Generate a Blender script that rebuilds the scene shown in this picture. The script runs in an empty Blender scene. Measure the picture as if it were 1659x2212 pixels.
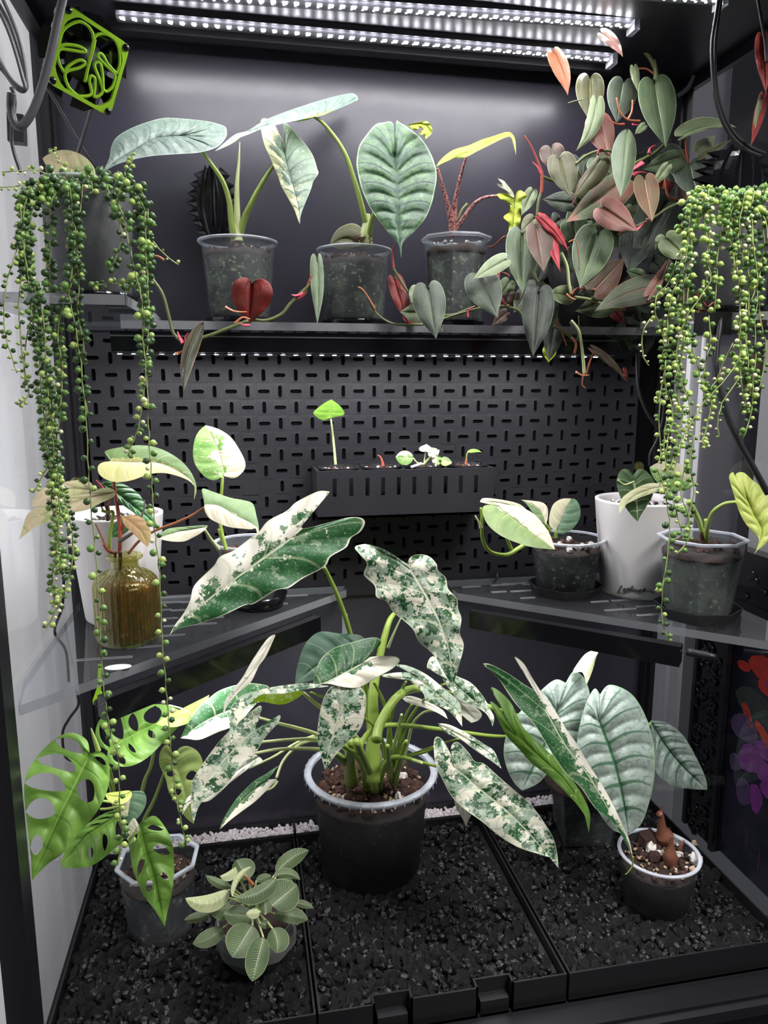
import bpy, math, random
from mathutils import Vector, Matrix, noise
random.seed(7)
C = bpy.context.scene.collection
SC = bpy.context.scene
# ---------------------------------------------------------------- camera
F = 1597.0; CX, CY = 829.5, 1106.0; D = 0.935
YAW = math.radians(10.9757); PITCH = math.radians(10)
FW = Vector((math.sin(YAW)*math.cos(PITCH), math.cos(YAW)*math.cos(PITCH), -math.sin(PITCH)))
RT = Vector((math.cos(YAW), -math.sin(YAW), 0)); UP = RT.cross(FW)
CAMP = Vector((0, -D, 0))
cam_d = bpy.data.cameras.new('camera'); cam = bpy.data.objects.new('camera', cam_d); C.objects.link(cam)
cam_d.sensor_fit = 'HORIZONTAL'; cam_d.sensor_width = 36; cam_d.lens = 36*F/1659; cam_d.clip_start = 0.02
m = Matrix((RT, UP, -FW)).transposed().to_4x4(); m.translation = CAMP; cam.matrix_world = m
SC.camera = cam
# ---------------------------------------------------------------- world, light, exposure
SC.view_settings.view_transform = 'Standard'; SC.view_settings.look = 'None'
SC.view_settings.gamma = 1; SC.view_settings.use_curve_mapping = False
SC.view_settings.exposure = 0.0
w = bpy.data.worlds.new('world'); SC.world = w; w.use_nodes = True
w.node_tree.nodes['Background'].inputs[0].default_value = (0.85, 0.87, 1, 1)
w.node_tree.nodes['Background'].inputs[1].default_value = 0.06
LED_POWER = 460.0       # strength of each diode of the ceiling strips
BAR_POWER = 900.0        # strength of the bar under the top shelf
BAR_LOW = 390.0          # strength of the bars under the corner shelves
def area(name, loc, look, size, power, col=(1, .97, .96), spread=180):
    l = bpy.data.lights.new(name, 'AREA'); l.shape = 'RECTANGLE'; l.size, l.size_y = size; l.energy = power; l.color = col; l.spread = math.radians(spread)
    o = bpy.data.objects.new(name, l); C.objects.link(o); o.location = loc
    o.rotation_euler = (Vector(look)-Vector(loc)).to_track_quat('-Z', 'Y').to_euler(); return o
area('fill_light', (0.9, -2.2, 1.5), (0.35, 0, -0.25), (1.2, 1.2), 2.5)  # unseen lamp, added as weak fill from the front
area('fill_light', (0.75, -0.9, 0.95), (1.0, 0.5, -0.1), (0.4, 0.4), 26)  # unseen lamp, added to brighten the trim behind the right glass
area('fill_light', (0.5, -1.3, 1.1), (-0.27, -0.3, 0.0), (0.4, 0.4), 5)  # unseen lamp, added to brighten the left side behind the glass
area('fill_light', (-1.0, -0.2, 0.25), (-0.27, -0.15, 0.0), (0.9, 0.9), 14)  # unseen lamp, added behind the curtain to make it glow
SC.cycles.use_denoising = True
SC.cycles.max_bounces = 7; SC.cycles.diffuse_bounces = 3; SC.cycles.glossy_bounces = 4; SC.cycles.transmission_bounces = 5
SC.cycles.transparent_max_bounces = 24; SC.cycles.caustics_reflective = False; SC.cycles.caustics_refractive = False
SC.cycles.sample_clamp_indirect = 4.0

def at(px, py, Y):
    d = FW + RT*((px-CX)/F) - UP*((py-CY)/F); return CAMP + d*((Y+D)/d.y)
def atz(px, py, z):
    d = FW + RT*((px-CX)/F) - UP*((py-CY)/F); return CAMP + d*(z/d.z)
def atx(px, py, X):
    d = FW + RT*((px-CX)/F) - UP*((py-CY)/F); return CAMP + d*(X/d.x)
def proj(p):
    v = Vector(p)-CAMP; w_ = v.dot(FW); return CX+F*v.dot(RT)/w_, CY-F*v.dot(UP)/w_, w_
def MP(p): return proj(p)[2]/F       # metres per pixel at a point

# ---------------------------------------------------------------- node helpers
class NT:
    def __init__(s, name):
        s.m = bpy.data.materials.new(name); s.m.use_nodes = True; s.t = s.m.node_tree; s.t.nodes.clear()
        s.out = s.n('ShaderNodeOutputMaterial')
    def n(s, typ, **k):
        x = s.t.nodes.new(typ)
        for a, b in k.items(): setattr(x, a, b)
        return x
    def l(s, a, b): s.t.links.new(a, b)
    def put(s, sock, v):
        if hasattr(v, 'links') or isinstance(v, bpy.types.NodeSocket): s.l(v, sock)
        else: sock.default_value = v
    def math(s, op, a, b=None, clamp=False):
        x = s.n('ShaderNodeMath', operation=op, use_clamp=clamp); s.put(x.inputs[0], a)
        if b is not None: s.put(x.inputs[1], b)
        return x.outputs[0]
    def step(s, v, lo, hi):
        x = s.n('ShaderNodeMapRange', interpolation_type='SMOOTHSTEP'); s.put(x.inputs[0], v); x.inputs[1].default_value = lo; x.inputs[2].default_value = hi
        return x.outputs[0]
    def mix(s, f, a, b):
        x = s.n('ShaderNodeMix', data_type='RGBA'); s.put(x.inputs[0], f)
        for i, v in ((6, a), (7, b)):
            if isinstance(v, (tuple, list)): v = tuple(v)+(1,) if len(v) == 3 else v
            s.put(x.inputs[i], v)
        return x.outputs[2]
    def noise(s, vec, scale, detail=3, rough=.5):
        x = s.n('ShaderNodeTexNoise'); s.l(vec, x.inputs[0]); x.inputs['Scale'].default_value = scale
        x.inputs['Detail'].default_value = detail; x.inputs['Roughness'].default_value = rough; return x.outputs[0]
    def uv(s, name):
        x = s.n('ShaderNodeUVMap'); x.uv_map = name; return x.outputs[0]
    def obj(s): return s.n('ShaderNodeTexCoord').outputs['Object']
    def geo(s): return s.n('ShaderNodeNewGeometry')
    def bsdf(s, col, rough=.5, metal=0., spec=.5, bump=None, bstr=.3, bdist=.001, **k):
        x = s.n('ShaderNodeBsdfPrincipled')
        if isinstance(col, (tuple, list)): col = tuple(col)+(1,) if len(col) == 3 else col
        s.put(x.inputs['Base Color'], col); s.put(x.inputs['Roughness'], rough); x.inputs['Metallic'].default_value = metal
        x.inputs['Specular IOR Level'].default_value = spec
        for a, b in k.items(): s.put(x.inputs[a], b)
        if bump is not None:
            q = s.n('ShaderNodeBump'); q.inputs['Strength'].default_value = bstr; q.inputs['Distance'].default_value = bdist
            s.l(bump, q.inputs['Height']); s.l(q.outputs[0], x.inputs['Normal'])
        return x.outputs[0]
    def end(s, sh): s.l(sh, s.out.inputs[0]); return s.m
    def mixsh(s, f, a, b):
        x = s.n('ShaderNodeMixShader'); s.put(x.inputs[0], f); s.l(a, x.inputs[1]); s.l(b, x.inputs[2]); return x.outputs[0]

def plain(name, col, rough=.5, metal=0., spec=.5, var=.0, scale=60, bump=0., bscale=400, **k):
    t = NT(name); c = t.obj(); cc = tuple(col)
    if var: cc = t.mix(t.noise(c, scale, 4), tuple(x*(1-var) for x in col), tuple(min(1, x*(1+var)) for x in col))
    return t.end(t.bsdf(cc, rough, metal, spec, bump=t.noise(c, bscale, 4) if bump else None, bstr=bump, bdist=.0008, **k))
def glass(name, tint=(.93, .95, .95), haze=0., ior=1.45, rough=.02, boost=0.):
    t = NT(name); tr = t.n('ShaderNodeBsdfTransparent'); tr.inputs[0].default_value = tint+(1,)
    gl = t.n('ShaderNodeBsdfGlossy'); gl.inputs['Roughness'].default_value = rough
    fr = t.n('ShaderNodeFresnel'); fr.inputs[0].default_value = ior
    g = t.geo(); back = t.math('SUBTRACT', 1, g.outputs['Backfacing'])
    s = t.mixsh(t.math('MULTIPLY', t.math('ADD', fr.outputs[0], boost), back), tr.outputs[0], gl.outputs[0])
    if haze:
        d = t.n('ShaderNodeBsdfDiffuse'); d.inputs[0].default_value = (.8, .82, .85, 1); s = t.mixsh(haze, s, d.outputs[0])
    return t.end(s)
def emit(name, col, st):
    t = NT(name); e = t.n('ShaderNodeEmission'); e.inputs[0].default_value = col+(1,); e.inputs[1].default_value = st; return t.end(e.outputs[0])

M = {}
M['black'] = plain('black_metal', (.010, .010, .013), .32, bump=.05, bscale=900)
M['blackmatt'] = plain('black_plastic', (.014, .014, .017), .45)
M['blackgloss'] = plain('black_gloss', (.006, .006, .008), .12)
M['cable'] = plain('black_cable', (.02, .02, .024), .35)
M['greycable'] = plain('grey_cable', (.075, .075, .085), .4)
t = NT('back_panel'); c = t.obj()
M['back'] = t.end(t.bsdf((.040, .038, .052), .27, spec=.5, bump=t.noise(c, 700, 3), bstr=.12, bdist=.0006))
t = NT('peg_plastic'); c = t.obj()
sp = t.step(t.noise(c, 1500, 2), .60, .75)
M['peg'] = t.end(t.bsdf(t.mix(sp, (.019, .0185, .023), (.06, .06, .07)), t.mix(sp, (.42, .42, .42), (.2, .2, .2)), bump=t.noise(c, 1300, 2), bstr=.35, bdist=.0006))
M['ceil'] = plain('ceiling_black', (.018, .017, .024), .4)
M['lava'] = plain('lava_rock', (.0055, .005, .0065), .42, spec=.7, var=.7, scale=90, bump=.9, bscale=700)
M['lava2'] = plain('lava_rock_grey', (.013, .012, .0135), .45, spec=.6, var=.6, scale=110, bump=.9, bscale=700)
M['white_stone'] = plain('white_stone', (.72, .66, .68), .6, var=.15, scale=200)
M['tray'] = plain('tray_plastic', (.016, .016, .018), .38, bump=.1, bscale=500)
M['clear'] = glass('clear_acrylic', (.90, .915, .93), haze=.014)
M['clearedge'] = glass('acrylic_edge', (.55, .56, .60), haze=.22, rough=.1)
M['pane'] = glass('cabinet_glass', (.96, .97, .97), haze=.0)
M['whiteplastic'] = plain('white_plastic', (.80, .77, .77), .35, var=.02)
M['whitewall'] = plain('white_wall', (.88, .88, .91), .7, var=.03, scale=8)
t = NT('sheer_curtain'); _c = t.obj(); _m = t.n('ShaderNodeMapping'); _m.inputs['Scale'].default_value = (1, 30, .6); t.l(_c, _m.inputs[0])
_tl = t.n('ShaderNodeBsdfTranslucent'); t.l(t.mix(t.noise(_m.outputs[0], 1.2, 3), (.80, .80, .84), (.92, .92, .95)), _tl.inputs[0])
M['curtain'] = t.end(t.mixsh(.5, t.bsdf((.85, .85, .89), .8), _tl.outputs[0]))
M['greywall'] = plain('grey_wall', (.30, .295, .33), .8)
M['lime'] = plain('lime_plastic', (.42, .78, .03), .4, bump=.1, bscale=900)
M['petg'] = plain('pale_green_stem', (.36, .48, .12), .4, var=.18, scale=90)
M['stemmid'] = plain('green_stem', (.28, .40, .07), .4, var=.2, scale=90)
M['stempale'] = plain('pale_stem', (.55, .62, .30), .4, var=.15, scale=80)
M['stemdark'] = plain('olive_stem', (.14, .17, .06), .45, var=.3, scale=60)
M['stemred'] = plain('red_stem', (.42, .09, .06), .45, var=.3, scale=60)
M['stempink'] = plain('pink_sheath', (.50, .06, .10), .4, var=.3, scale=120)
M['stemorange'] = plain('orange_stem', (.42, .15, .07), .4, var=.2, scale=60)
M['brown'] = plain('brown_debris', (.10, .045, .025), .8, var=.6, scale=250, bump=.8)
M['vine'] = plain('thin_green_vine', (.30, .36, .12), .5, var=.4, scale=60)
t = NT('zebra_stem'); c = t.obj(); nz = t.step(t.noise(c, 420, 2), .5, .56)
M['zebra'] = t.end(t.bsdf(t.mix(nz, (.62, .30, .27), (.16, .05, .06)), .45))
M['bark'] = plain('bark_chip', (.095, .042, .030), .75, var=.8, scale=150, bump=.6)
M['barkdark'] = plain('dark_bark', (.05, .022, .016), .75, var=.6, scale=150, bump=.6)
M['pebble'] = plain('white_pebble', (.72, .68, .64), .55, var=.2, scale=120)
M['perlite'] = plain('tan_grit', (.50, .36, .24), .7, var=.4, scale=200)
M['soil'] = plain('soil', (.028, .016, .012), .85, var=.8, scale=200, bump=.8)
def potmat(name, haze, col=(.75, .78, .82)):
    t = NT(name); c = t.obj(); tr = t.n('ShaderNodeBsdfTransparent'); tr.inputs[0].default_value = (.93, .94, .95, 1)
    b = t.bsdf(tuple(col), .28); f = t.math('MULTIPLY', t.math('ADD', t.noise(c, 45, 4), .45), haze, clamp=True)
    return t.end(t.mixsh(f, tr.outputs[0], b))
M['potclear'] = potmat('clear_pot', .018); M['potrim'] = potmat('pot_rim', .62, (.78, .82, .90)); M['pothaze'] = potmat('hazy_pot', .055)
def rootmat(name, a, b, thr=.5, sc=70):
    t = NT(name); c = t.obj(); n1 = t.noise(c, sc, 6, .7); n2 = t.noise(c, sc*4, 4)
    z = t.n('ShaderNodeSeparateXYZ'); t.l(c, z.inputs[0])
    col = t.mix(t.step(n1, thr-.08, thr+.08), a, b); col = t.mix(t.step(n2, .62, .70), col, tuple(min(1, x*3+.02) for x in b))
    return t.end(t.bsdf(col, .6, bump=n2, bstr=.5))
M['rootgreen'] = rootmat('mossy_substrate', (.010, .014, .009), (.12, .15, .09), .54, 60)
M['rootgrey'] = rootmat('grey_substrate', (.014, .014, .014), (.075, .078, .07), .55, 45)
M['rootdark'] = rootmat('dark_substrate', (.008, .006, .008), (.018, .014, .014), .5, 70)
M['rootoct'] = rootmat('algae_substrate', (.012, .022, .012), (.05, .07, .04), .5, 50)
M['led'] = emit('led_diode', (.98, .97, 1), LED_POWER)
M['led_side'] = emit('led_side', (.98, .97, 1), 90); M['ledglint'] = emit('led_glint', (1, .97, .95), 12)
M['bar_led'] = emit('bar_led', (.98, .97, 1), BAR_POWER); M['bar_low'] = emit('bar_led_low', (.98, .97, 1), BAR_LOW)
M['lens'] = glass('lamp_lens', (.6, .6, .63), haze=.05, rough=.2)
for n_, c_ in (('pearl_dark', (.05, .105, .035)), ('pearl_mid', (.15, .29, .07)), ('pearl_light', (.44, .60, .16)), ('pearl_pale', (.80, .82, .48))):
    M[n_] = plain(n_, c_, .32, var=.25, scale=300, **{'Subsurface Weight': .0})

# leaf materials.  u = position along the blade's outline, v = across (0.5 on the midrib)
LM = {}
def leafmat(name, base, base2, vein, N=8, vw=.12, vs=.8, mode='side', mid=None, midw=.035, under=None, var=None, silver=None,
            bias=0., thr=.5, vscale=55, speck=.0, rough=.42, margin=None, bend=0., relief=0., transl=.16, bump=.35, rug=0.):
    t = NT(name); uv = t.uv('UVMap'); fl = t.uv('flat'); sx = t.n('ShaderNodeSeparateXYZ'); t.l(uv, sx.inputs[0])
    u, v = sx.outputs[0], sx.outputs[1]
    sv = t.math('MULTIPLY', t.math('SUBTRACT', v, .5), 2); s = t.math('ABSOLUTE', sv)
    col = t.mix(t.step(t.noise(fl, 45, 4), .35, .65), base, base2)
    ph = t.math('MULTIPLY', u if mode in ('side', 'stripe') else s, N)
    if bend: ph = t.math('ADD', ph, t.math('MULTIPLY', s, bend))
    if mode == 'stripe': ph = t.math('ADD', ph, t.math('MULTIPLY', t.noise(fl, 120, 3), .9))
    d = t.math('ABSOLUTE', t.math('SUBTRACT', t.math('FRACT', ph), .5))      # 0.5 on a vein
    wv = t.math('SUBTRACT', .5, t.math('MULTIPLY', t.math('SUBTRACT', 1.25, s), vw))
    vm = t.step(t.math('SUBTRACT', d, wv), -.03, .05)
    if mode == 'long': vm = t.math('MULTIPLY', vm, t.step(s, .10, .2))
    vfac = t.math('MULTIPLY', vm, vs)
    if rug > 2: col = t.mix(t.step(t.noise(fl, 170, 4, .6), .38, .52), tuple(x*.8 for x in base), col)
    cols = col
    if var is not None:
        nn = t.math('ADD', t.noise(fl, vscale, 7, .72), t.math('MULTIPLY', sv, bias))
        if silver is not None: cols = t.mix(t.step(t.math('ADD', t.noise(fl, vscale*1.4, 6, .7), t.math('MULTIPLY', sv, bias*.6)), thr-.03, thr-.01), cols, silver)
        f2 = t.step(nn, thr, thr+.012); cols = t.mix(f2, cols, var)
        if speck: cols = t.mix(t.math('MULTIPLY', t.step(t.noise(fl, vscale*8, 3, .6), .60, .62), speck), cols, var)
    cols = t.mix(vfac, cols, vein)
    cols = t.mix(t.math('SUBTRACT', 1, t.step(s, midw*.5, midw)), cols, mid or vein)
    if margin is not None: cols = t.mix(t.step(s, .955, .985), cols, margin)
    top = cols
    if under is not None: top = t.mix(t.geo().outputs['Backfacing'], cols, t.mix(vfac, under, tuple(x*.6 for x in under)))
    h = t.math('SUBTRACT', t.noise(fl, 900, 3), t.math('MULTIPLY', vm, 1.2))
    if rug: h = t.math('ADD', h, t.math('MULTIPLY', t.noise(fl, 170, 4, .6), rug))
    b = t.bsdf(top, rough, spec=.4, bump=h, bstr=bump, bdist=.0005)
    tr = t.n('ShaderNodeBsdfTranslucent'); t.l(top, tr.inputs[0])
    LM[name] = (t.end(t.mixsh(transl, b, tr.outputs[0])), N, relief, mode)
leafmat('dragon_grey', (.15, .215, .18), (.21, .28, .23), (.085, .125, .11), N=9, vw=.10, relief=.0038, rough=.4, margin=(.34, .44, .34), under=(.20, .34, .06), rug=4)
leafmat('dragon_green', (.06, .125, .07), (.10, .20, .08), (.025, .065, .045), N=9, vw=.10, relief=.0045, rough=.33, margin=(.30, .46, .26), under=(.22, .36, .06), mid=(.13, .19, .15), rug=4)
leafmat('dragon_varieg', (.18, .26, .20), (.26, .36, .26), (.09, .14, .11), N=8, vw=.10, relief=.0035, var=(.60, .62, .34), bias=-.16, thr=.55, vscale=40, speck=.6, margin=(.5, .56, .36))
leafmat('silver', (.29, .36, .31), (.37, .45, .39), (.04, .13, .06), N=7, vw=.085, vs=.85, relief=.0045, rough=.38, margin=(.28, .42, .26), mid=(.07, .18, .09), midw=.05, under=(.3, .4, .3), rug=4)
leafmat('frydek', (.012, .07, .022), (.025, .115, .035), (.50, .58, .36), N=4.5, vw=.035, vs=.9, mid=(.62, .66, .50), midw=.05, var=(.74, .72, .58), silver=(.30, .40, .29), thr=.52, vscale=44, speck=.6, rough=.36, relief=.0018, margin=(.55, .60, .42))
leafmat('frydek_half', (.012, .08, .022), (.03, .13, .035), (.55, .64, .34), N=4.5, vw=.03, vs=.9, mid=(.66, .70, .52), midw=.045, var=(.76, .72, .58), silver=(.03, .13, .04), bias=.30, thr=.56, vscale=44, speck=.35, rough=.36, relief=.0018, margin=(.30, .40, .22))
leafmat('frydek_halfr', (.012, .08, .022), (.03, .13, .035), (.50, .58, .34), N=4.5, vw=.03, vs=.7, mid=(.60, .64, .46), midw=.045, var=(.80, .77, .66), silver=(.16, .25, .14), bias=-.17, thr=.545, vscale=44, speck=.2, rough=.36, relief=.0018, margin=(.62, .64, .46))
leafmat('frydek_cream', (.03, .13, .04), (.05, .17, .05), (.55, .60, .42), N=4.5, vw=.03, vs=.5, mid=(.62, .64, .48), var=(.78, .75, .64), silver=(.42, .50, .38), bias=.0, thr=.43, vscale=26, speck=.4, rough=.36, relief=.0015, margin=(.7, .7, .5))
leafmat('frydek_dark', (.012, .055, .025), (.025, .085, .04), (.20, .30, .18), N=5, vw=.03, vs=.7, mid=(.30, .40, .24), rough=.4, relief=.0015)
leafmat('frydek_green', (.06, .15, .012), (.10, .22, .02), (.35, .48, .12), N=5, vw=.03, vs=.7, mid=(.40, .52, .16), rough=.35, relief=.0015)
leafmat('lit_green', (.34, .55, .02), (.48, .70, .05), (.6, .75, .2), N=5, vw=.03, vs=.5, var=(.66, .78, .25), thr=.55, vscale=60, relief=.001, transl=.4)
leafmat('monstera', (.14, .29, .045), (.21, .39, .07), (.06, .20, .02), N=6, vw=.05, vs=.5, relief=.003, rough=.33, mid=(.30, .48, .12), under=(.34, .46, .10))
leafmat('monstera_under', (.32, .44, .12), (.40, .50, .16), (.22, .34, .07), N=6, vw=.05, vs=.5, relief=.002, rough=.5, mid=(.45, .54, .22))
leafmat('monstera_cream', (.15, .34, .05), (.22, .44, .08), (.08, .22, .03), N=6, vw=.05, vs=.4, relief=.002, rough=.4, mid=(.4, .5, .2), var=(.72, .62, .52), bias=.25, thr=.62, vscale=30)
leafmat('birkin', (.055, .10, .035), (.085, .14, .05), (.46, .52, .30), N=24, vw=.09, vs=.75, mode='stripe', relief=.0008, rough=.35, mid=(.45, .5, .3), margin=(.42, .48, .24), under=(.3, .36, .18))
leafmat('birkin_pale', (.40, .46, .22), (.50, .54, .30), (.66, .68, .44), N=11, vw=.10, vs=.7, mode='stripe', relief=.0008, rough=.4, margin=(.5, .54, .3))
leafmat('birkin_plain', (.08, .12, .05), (.12, .17, .075), (.25, .30, .16), N=11, vw=.08, vs=.4, mode='stripe', relief=.0006, rough=.4, margin=(.4, .42, .22))
def mic(name, a, b, vein, rel=.0055):
    k_ = 1 if name in ('mic_backlit', 'mic_red', 'mic_hot', 'mic_orange', 'mic_pink') else .60; a, b, vein = (tuple(x*k_ for x in a), tuple(x*k_ for x in b), tuple(x*(1.05 if k_ < 1 else 1) for x in vein)); leafmat(name, a, b, vein, N=3.2, vw=.035, vs=.7, mode='long', relief=rel, rough=.5, mid=tuple(min(1, x*1.5) for x in vein), midw=.045, under=(.20, .035, .03), margin=tuple(x*1.3 for x in vein), transl=.09, bump=.7, rug=1.5)
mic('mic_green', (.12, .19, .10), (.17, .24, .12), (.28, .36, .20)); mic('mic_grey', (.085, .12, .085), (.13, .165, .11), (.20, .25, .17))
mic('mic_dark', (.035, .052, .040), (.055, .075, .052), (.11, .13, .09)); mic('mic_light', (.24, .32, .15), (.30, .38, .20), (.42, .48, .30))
mic('mic_olive', (.13, .14, .06), (.17, .17, .08), (.30, .28, .15)); mic('mic_brown', (.13, .06, .04), (.10, .08, .05), (.24, .15, .10), .004)
mic('mic_pink', (.22, .085, .075), (.19, .10, .07), (.40, .21, .16)); mic('mic_red', (.20, .014, .010), (.13, .016, .012), (.15, .01, .01))
mic('mic_orange', (.42, .10, .04), (.36, .13, .055), (.58, .28, .14)); mic('mic_tan', (.34, .20, .12), (.30, .22, .12), (.42, .28, .18), .003)
mic('mic_stripe', (.085, .11, .07), (.12, .15, .09), (.20, .10, .06), .004); mic('mic_pinkgreen', (.16, .22, .10), (.42, .16, .13), (.25, .26, .15))
mic('mic_backlit', (.62, .80, .02), (.70, .85, .03), (.8, .9, .2)); mic('mic_hot', (.30, .012, .022), (.24, .012, .022), (.4, .02, .03))  # the yellow-green has a leaf tip's backlight put into its colour
def simple(name, a, b, vein, **k):
    d_ = dict(N=5, vw=.04, vs=.4, relief=.0012, rough=.42); d_.update(k); leafmat(name, a, b, vein, **d_)
simple('yellow_green', (.42, .44, .13), (.50, .50, .17), (.36, .40, .10), var=(.16, .26, .05), bias=.5, thr=.52, vscale=50, mode='side', N=12)
simple('yellow_olive', (.52, .50, .20), (.46, .46, .16), (.5, .5, .28), var=(.15, .25, .08), bias=-.35, thr=.56, vscale=40)
simple('cream_pink', (.55, .44, .30), (.42, .42, .22), (.6, .5, .36), var=(.30, .36, .14), thr=.56, vscale=40)
simple('green_gloss', (.05, .16, .06), (.09, .24, .09), (.02, .08, .03), N=9, vs=.7, rough=.2, relief=.0025)
simple('peach', (.66, .42, .22), (.56, .42, .18), (.6, .36, .2), var=(.40, .46, .14), thr=.6, vscale=40)
simple('half_cream', (.18, .28, .09), (.26, .36, .13), (.3, .38, .16), var=(.74, .66, .52), bias=-.9, thr=.5, vscale=20)
simple('half_cream_r', (.16, .27, .11), (.22, .34, .14), (.3, .38, .16), var=(.72, .66, .50), bias=.9, thr=.5, vscale=20)
simple('mottled_cream', (.13, .28, .06), (.22, .38, .11), (.40, .46, .24), var=(.66, .62, .44), bias=.22, thr=.50, vscale=40, speck=.5)
simple('green_blue', (.12, .22, .13), (.17, .28, .17), (.2, .3, .2), var=(.74, .71, .48), bias=-.9, thr=.5, vscale=16)
simple('light_green', (.20, .42, .05), (.28, .52, .08), (.34, .55, .14))
simple('dark_white_vein', (.045, .105, .035), (.08, .16, .05), (.50, .58, .42), vs=.9, vw=.05, N=6, mid=(.55, .62, .45), midw=.07)
simple('yellow_leaf', (.42, .50, .10), (.50, .56, .14), (.36, .44, .08), N=8, relief=.003)
simple('acid_yellow', (.36, .50, .03), (.50, .56, .05), (.10, .10, .02), N=7, relief=.004, vs=.6)
simple('white_leaf', (.70, .68, .54), (.60, .62, .42), (.5, .55, .3), var=(.35, .46, .16), thr=.62, vscale=60)
simple('rolled_leaf', (.62, .62, .42), (.52, .54, .30), (.5, .4, .25))

# ---------------------------------------------------------------- object helpers
def tag(o, label=None, cat=None, group=None, kind=None):
    if label: o['label'] = label
    if cat: o['category'] = cat
    if group: o['group'] = group
    if kind: o['kind'] = kind
    return o
def mesh(name, V, Fc, mt=None, parent=None, smooth=False, uvs=None, mats=None, mi=None):
    me = bpy.data.meshes.new(name)
    off = Vector(parent.matrix_world_loc) if False else (Vector(WL[parent.name]) if parent is not None else Vector((0, 0, 0)))
    me.from_pydata([Vector(v)-off for v in V], [], Fc)
    if smooth: me.polygons.foreach_set('use_smooth', [True]*len(me.polygons))
    for a in (mats or [mt]):
        if a is not None: me.materials.append(a)
    if mi: me.polygons.foreach_set('material_index', mi)
    if uvs:
        for nm, arr in uvs.items():
            l = me.uv_layers.new(name=nm)
            idx = [lp.vertex_index for lp in me.loops]; flat = []
            for i in idx: flat += arr[i]
            l.data.foreach_set('uv', flat)
    me.update(); o = bpy.data.objects.new(name, me); C.objects.link(o)
    WL[o.name] = tuple(off)
    if parent is not None: o.parent = parent
    return o
WL = {}
def empty(name, loc, label, cat, group=None):
    o = bpy.data.objects.new(name, None); C.objects.link(o); o.location = loc; o.empty_display_size = .02
    WL[o.name] = tuple(loc); return tag(o, label, cat, group)
class MB:
    def __init__(s): s.V = []; s.F = []
    def add(s, V, Fc):
        b = len(s.V); s.V += [Vector(v) for v in V]; s.F += [[i+b for i in f] for f in Fc]; return s
    def box(s, a, b):
        x0, y0, z0 = a; x1, y1, z1 = b
        return s.add([(x0, y0, z0), (x1, y0, z0), (x1, y1, z0), (x0, y1, z0), (x0, y0, z1), (x1, y0, z1), (x1, y1, z1), (x0, y1, z1)],
                     [(3, 2, 1, 0), (4, 5, 6, 7), (0, 1, 5, 4), (1, 2, 6, 5), (2, 3, 7, 6), (3, 0, 4, 7)])
    def beam(s, p, q, wd, ht, up=(0, 0, 1)):           # box whose long axis runs from p to q
        p, q = Vector(p), Vector(q); d = (q-p).normalized(); r = d.cross(Vector(up)).normalized(); u = r.cross(d)
        V = [b+r*wd/2*i+u*ht/2*j for b in (p, q) for i, j in ((-1, -1), (1, -1), (1, 1), (-1, 1))]
        return s.add(V, [(3, 2, 1, 0), (4, 5, 6, 7), (0, 1, 5, 4), (1, 2, 6, 5), (2, 3, 7, 6), (3, 0, 4, 7)])
    def prism(s, poly, z0, z1):                        # polygon in the xy plane, counter-clockwise
        n = len(poly); V = [(x, y, z0) for x, y in poly]+[(x, y, z1) for x, y in poly]
        return s.add(V, [list(range(n))[::-1], list(range(n, 2*n))]+[[i, (i+1) % n, n+(i+1) % n, n+i] for i in range(n)])
    def lathe(s, prof, c, n=48, rot=0., cap0=False, cap1=False, rfun=None):
        b = len(s.V); c = Vector(c)
        for r, z in prof:
            for i in range(n):
                a = rot+2*math.pi*i/n; rr = r*(rfun(a, z) if rfun else 1); s.V.append(c+Vector((rr*math.cos(a), rr*math.sin(a), z)))
        for j in range(len(prof)-1):
            for i in range(n): k = (i+1) % n; s.F.append([b+j*n+i, b+j*n+k, b+(j+1)*n+k, b+(j+1)*n+i])
        if cap0: s.F.append([b+i for i in range(n)][::-1])
        if cap1: s.F.append([b+(len(prof)-1)*n+i for i in range(n)])
        return s
    def tube(s, pts, rad, n=8, closed=False, flat=1.0):
        P = [Vector(p) for p in pts]; m_ = len(P); b = len(s.V); R = rad if isinstance(rad, (list, tuple)) else [rad]*m_
        pr = None
        for i, p in enumerate(P):
            d = (P[(i+1) % m_]-P[i-1]) if closed else (P[min(i+1, m_-1)]-P[max(i-1, 0)])
            if d.length < 1e-9: d = Vector((0, 0, 1))
            d.normalize()
            if pr is None: pr = d.orthogonal().normalized()
            pr = (pr-d*pr.dot(d)); pr = pr.normalized() if pr.length > 1e-6 else d.orthogonal().normalized()
            q = d.cross(pr)
            for k in range(n):
                a = 2*math.pi*k/n; s.V.append(p+(pr*math.cos(a)+q*math.sin(a)*flat)*R[i])
        for i in range(m_ if closed else m_-1):
            j = (i+1) % m_
            for k in range(n): l = (k+1) % n; s.F.append([b+i*n+k, b+i*n+l, b+j*n+l, b+j*n+k])
        if not closed: s.F.append([b+k for k in range(n)][::-1]); s.F.append([b+(m_-1)*n+k for k in range(n)])
        return s
    def build(s, name, mt, parent=None, smooth=False, kind=None, label=None):
        o = mesh(name, s.V, s.F, mt, parent, smooth)
        return tag(o, label, None, None, kind)
def cat(P, n):                                          # Catmull-Rom through P (tuples of floats), n points
    P = [tuple(p) for p in P]
    if len(P) < 2: return P*n
    m_ = len(P)-1; out = []
    for i in range(n):
        t_ = i/(n-1)*m_; k = min(int(t_), m_-1); f = t_-k
        a, b, c_, d = P[max(k-1, 0)], P[k], P[k+1], P[min(k+2, m_)]
        out.append(tuple(.5*((2*b[j])+(-a[j]+c_[j])*f+(2*a[j]-5*b[j]+4*c_[j]-d[j])*f*f+(-a[j]+3*b[j]-3*c_[j]+d[j])*f**3) for j in range(len(b))))
    return out
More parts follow.
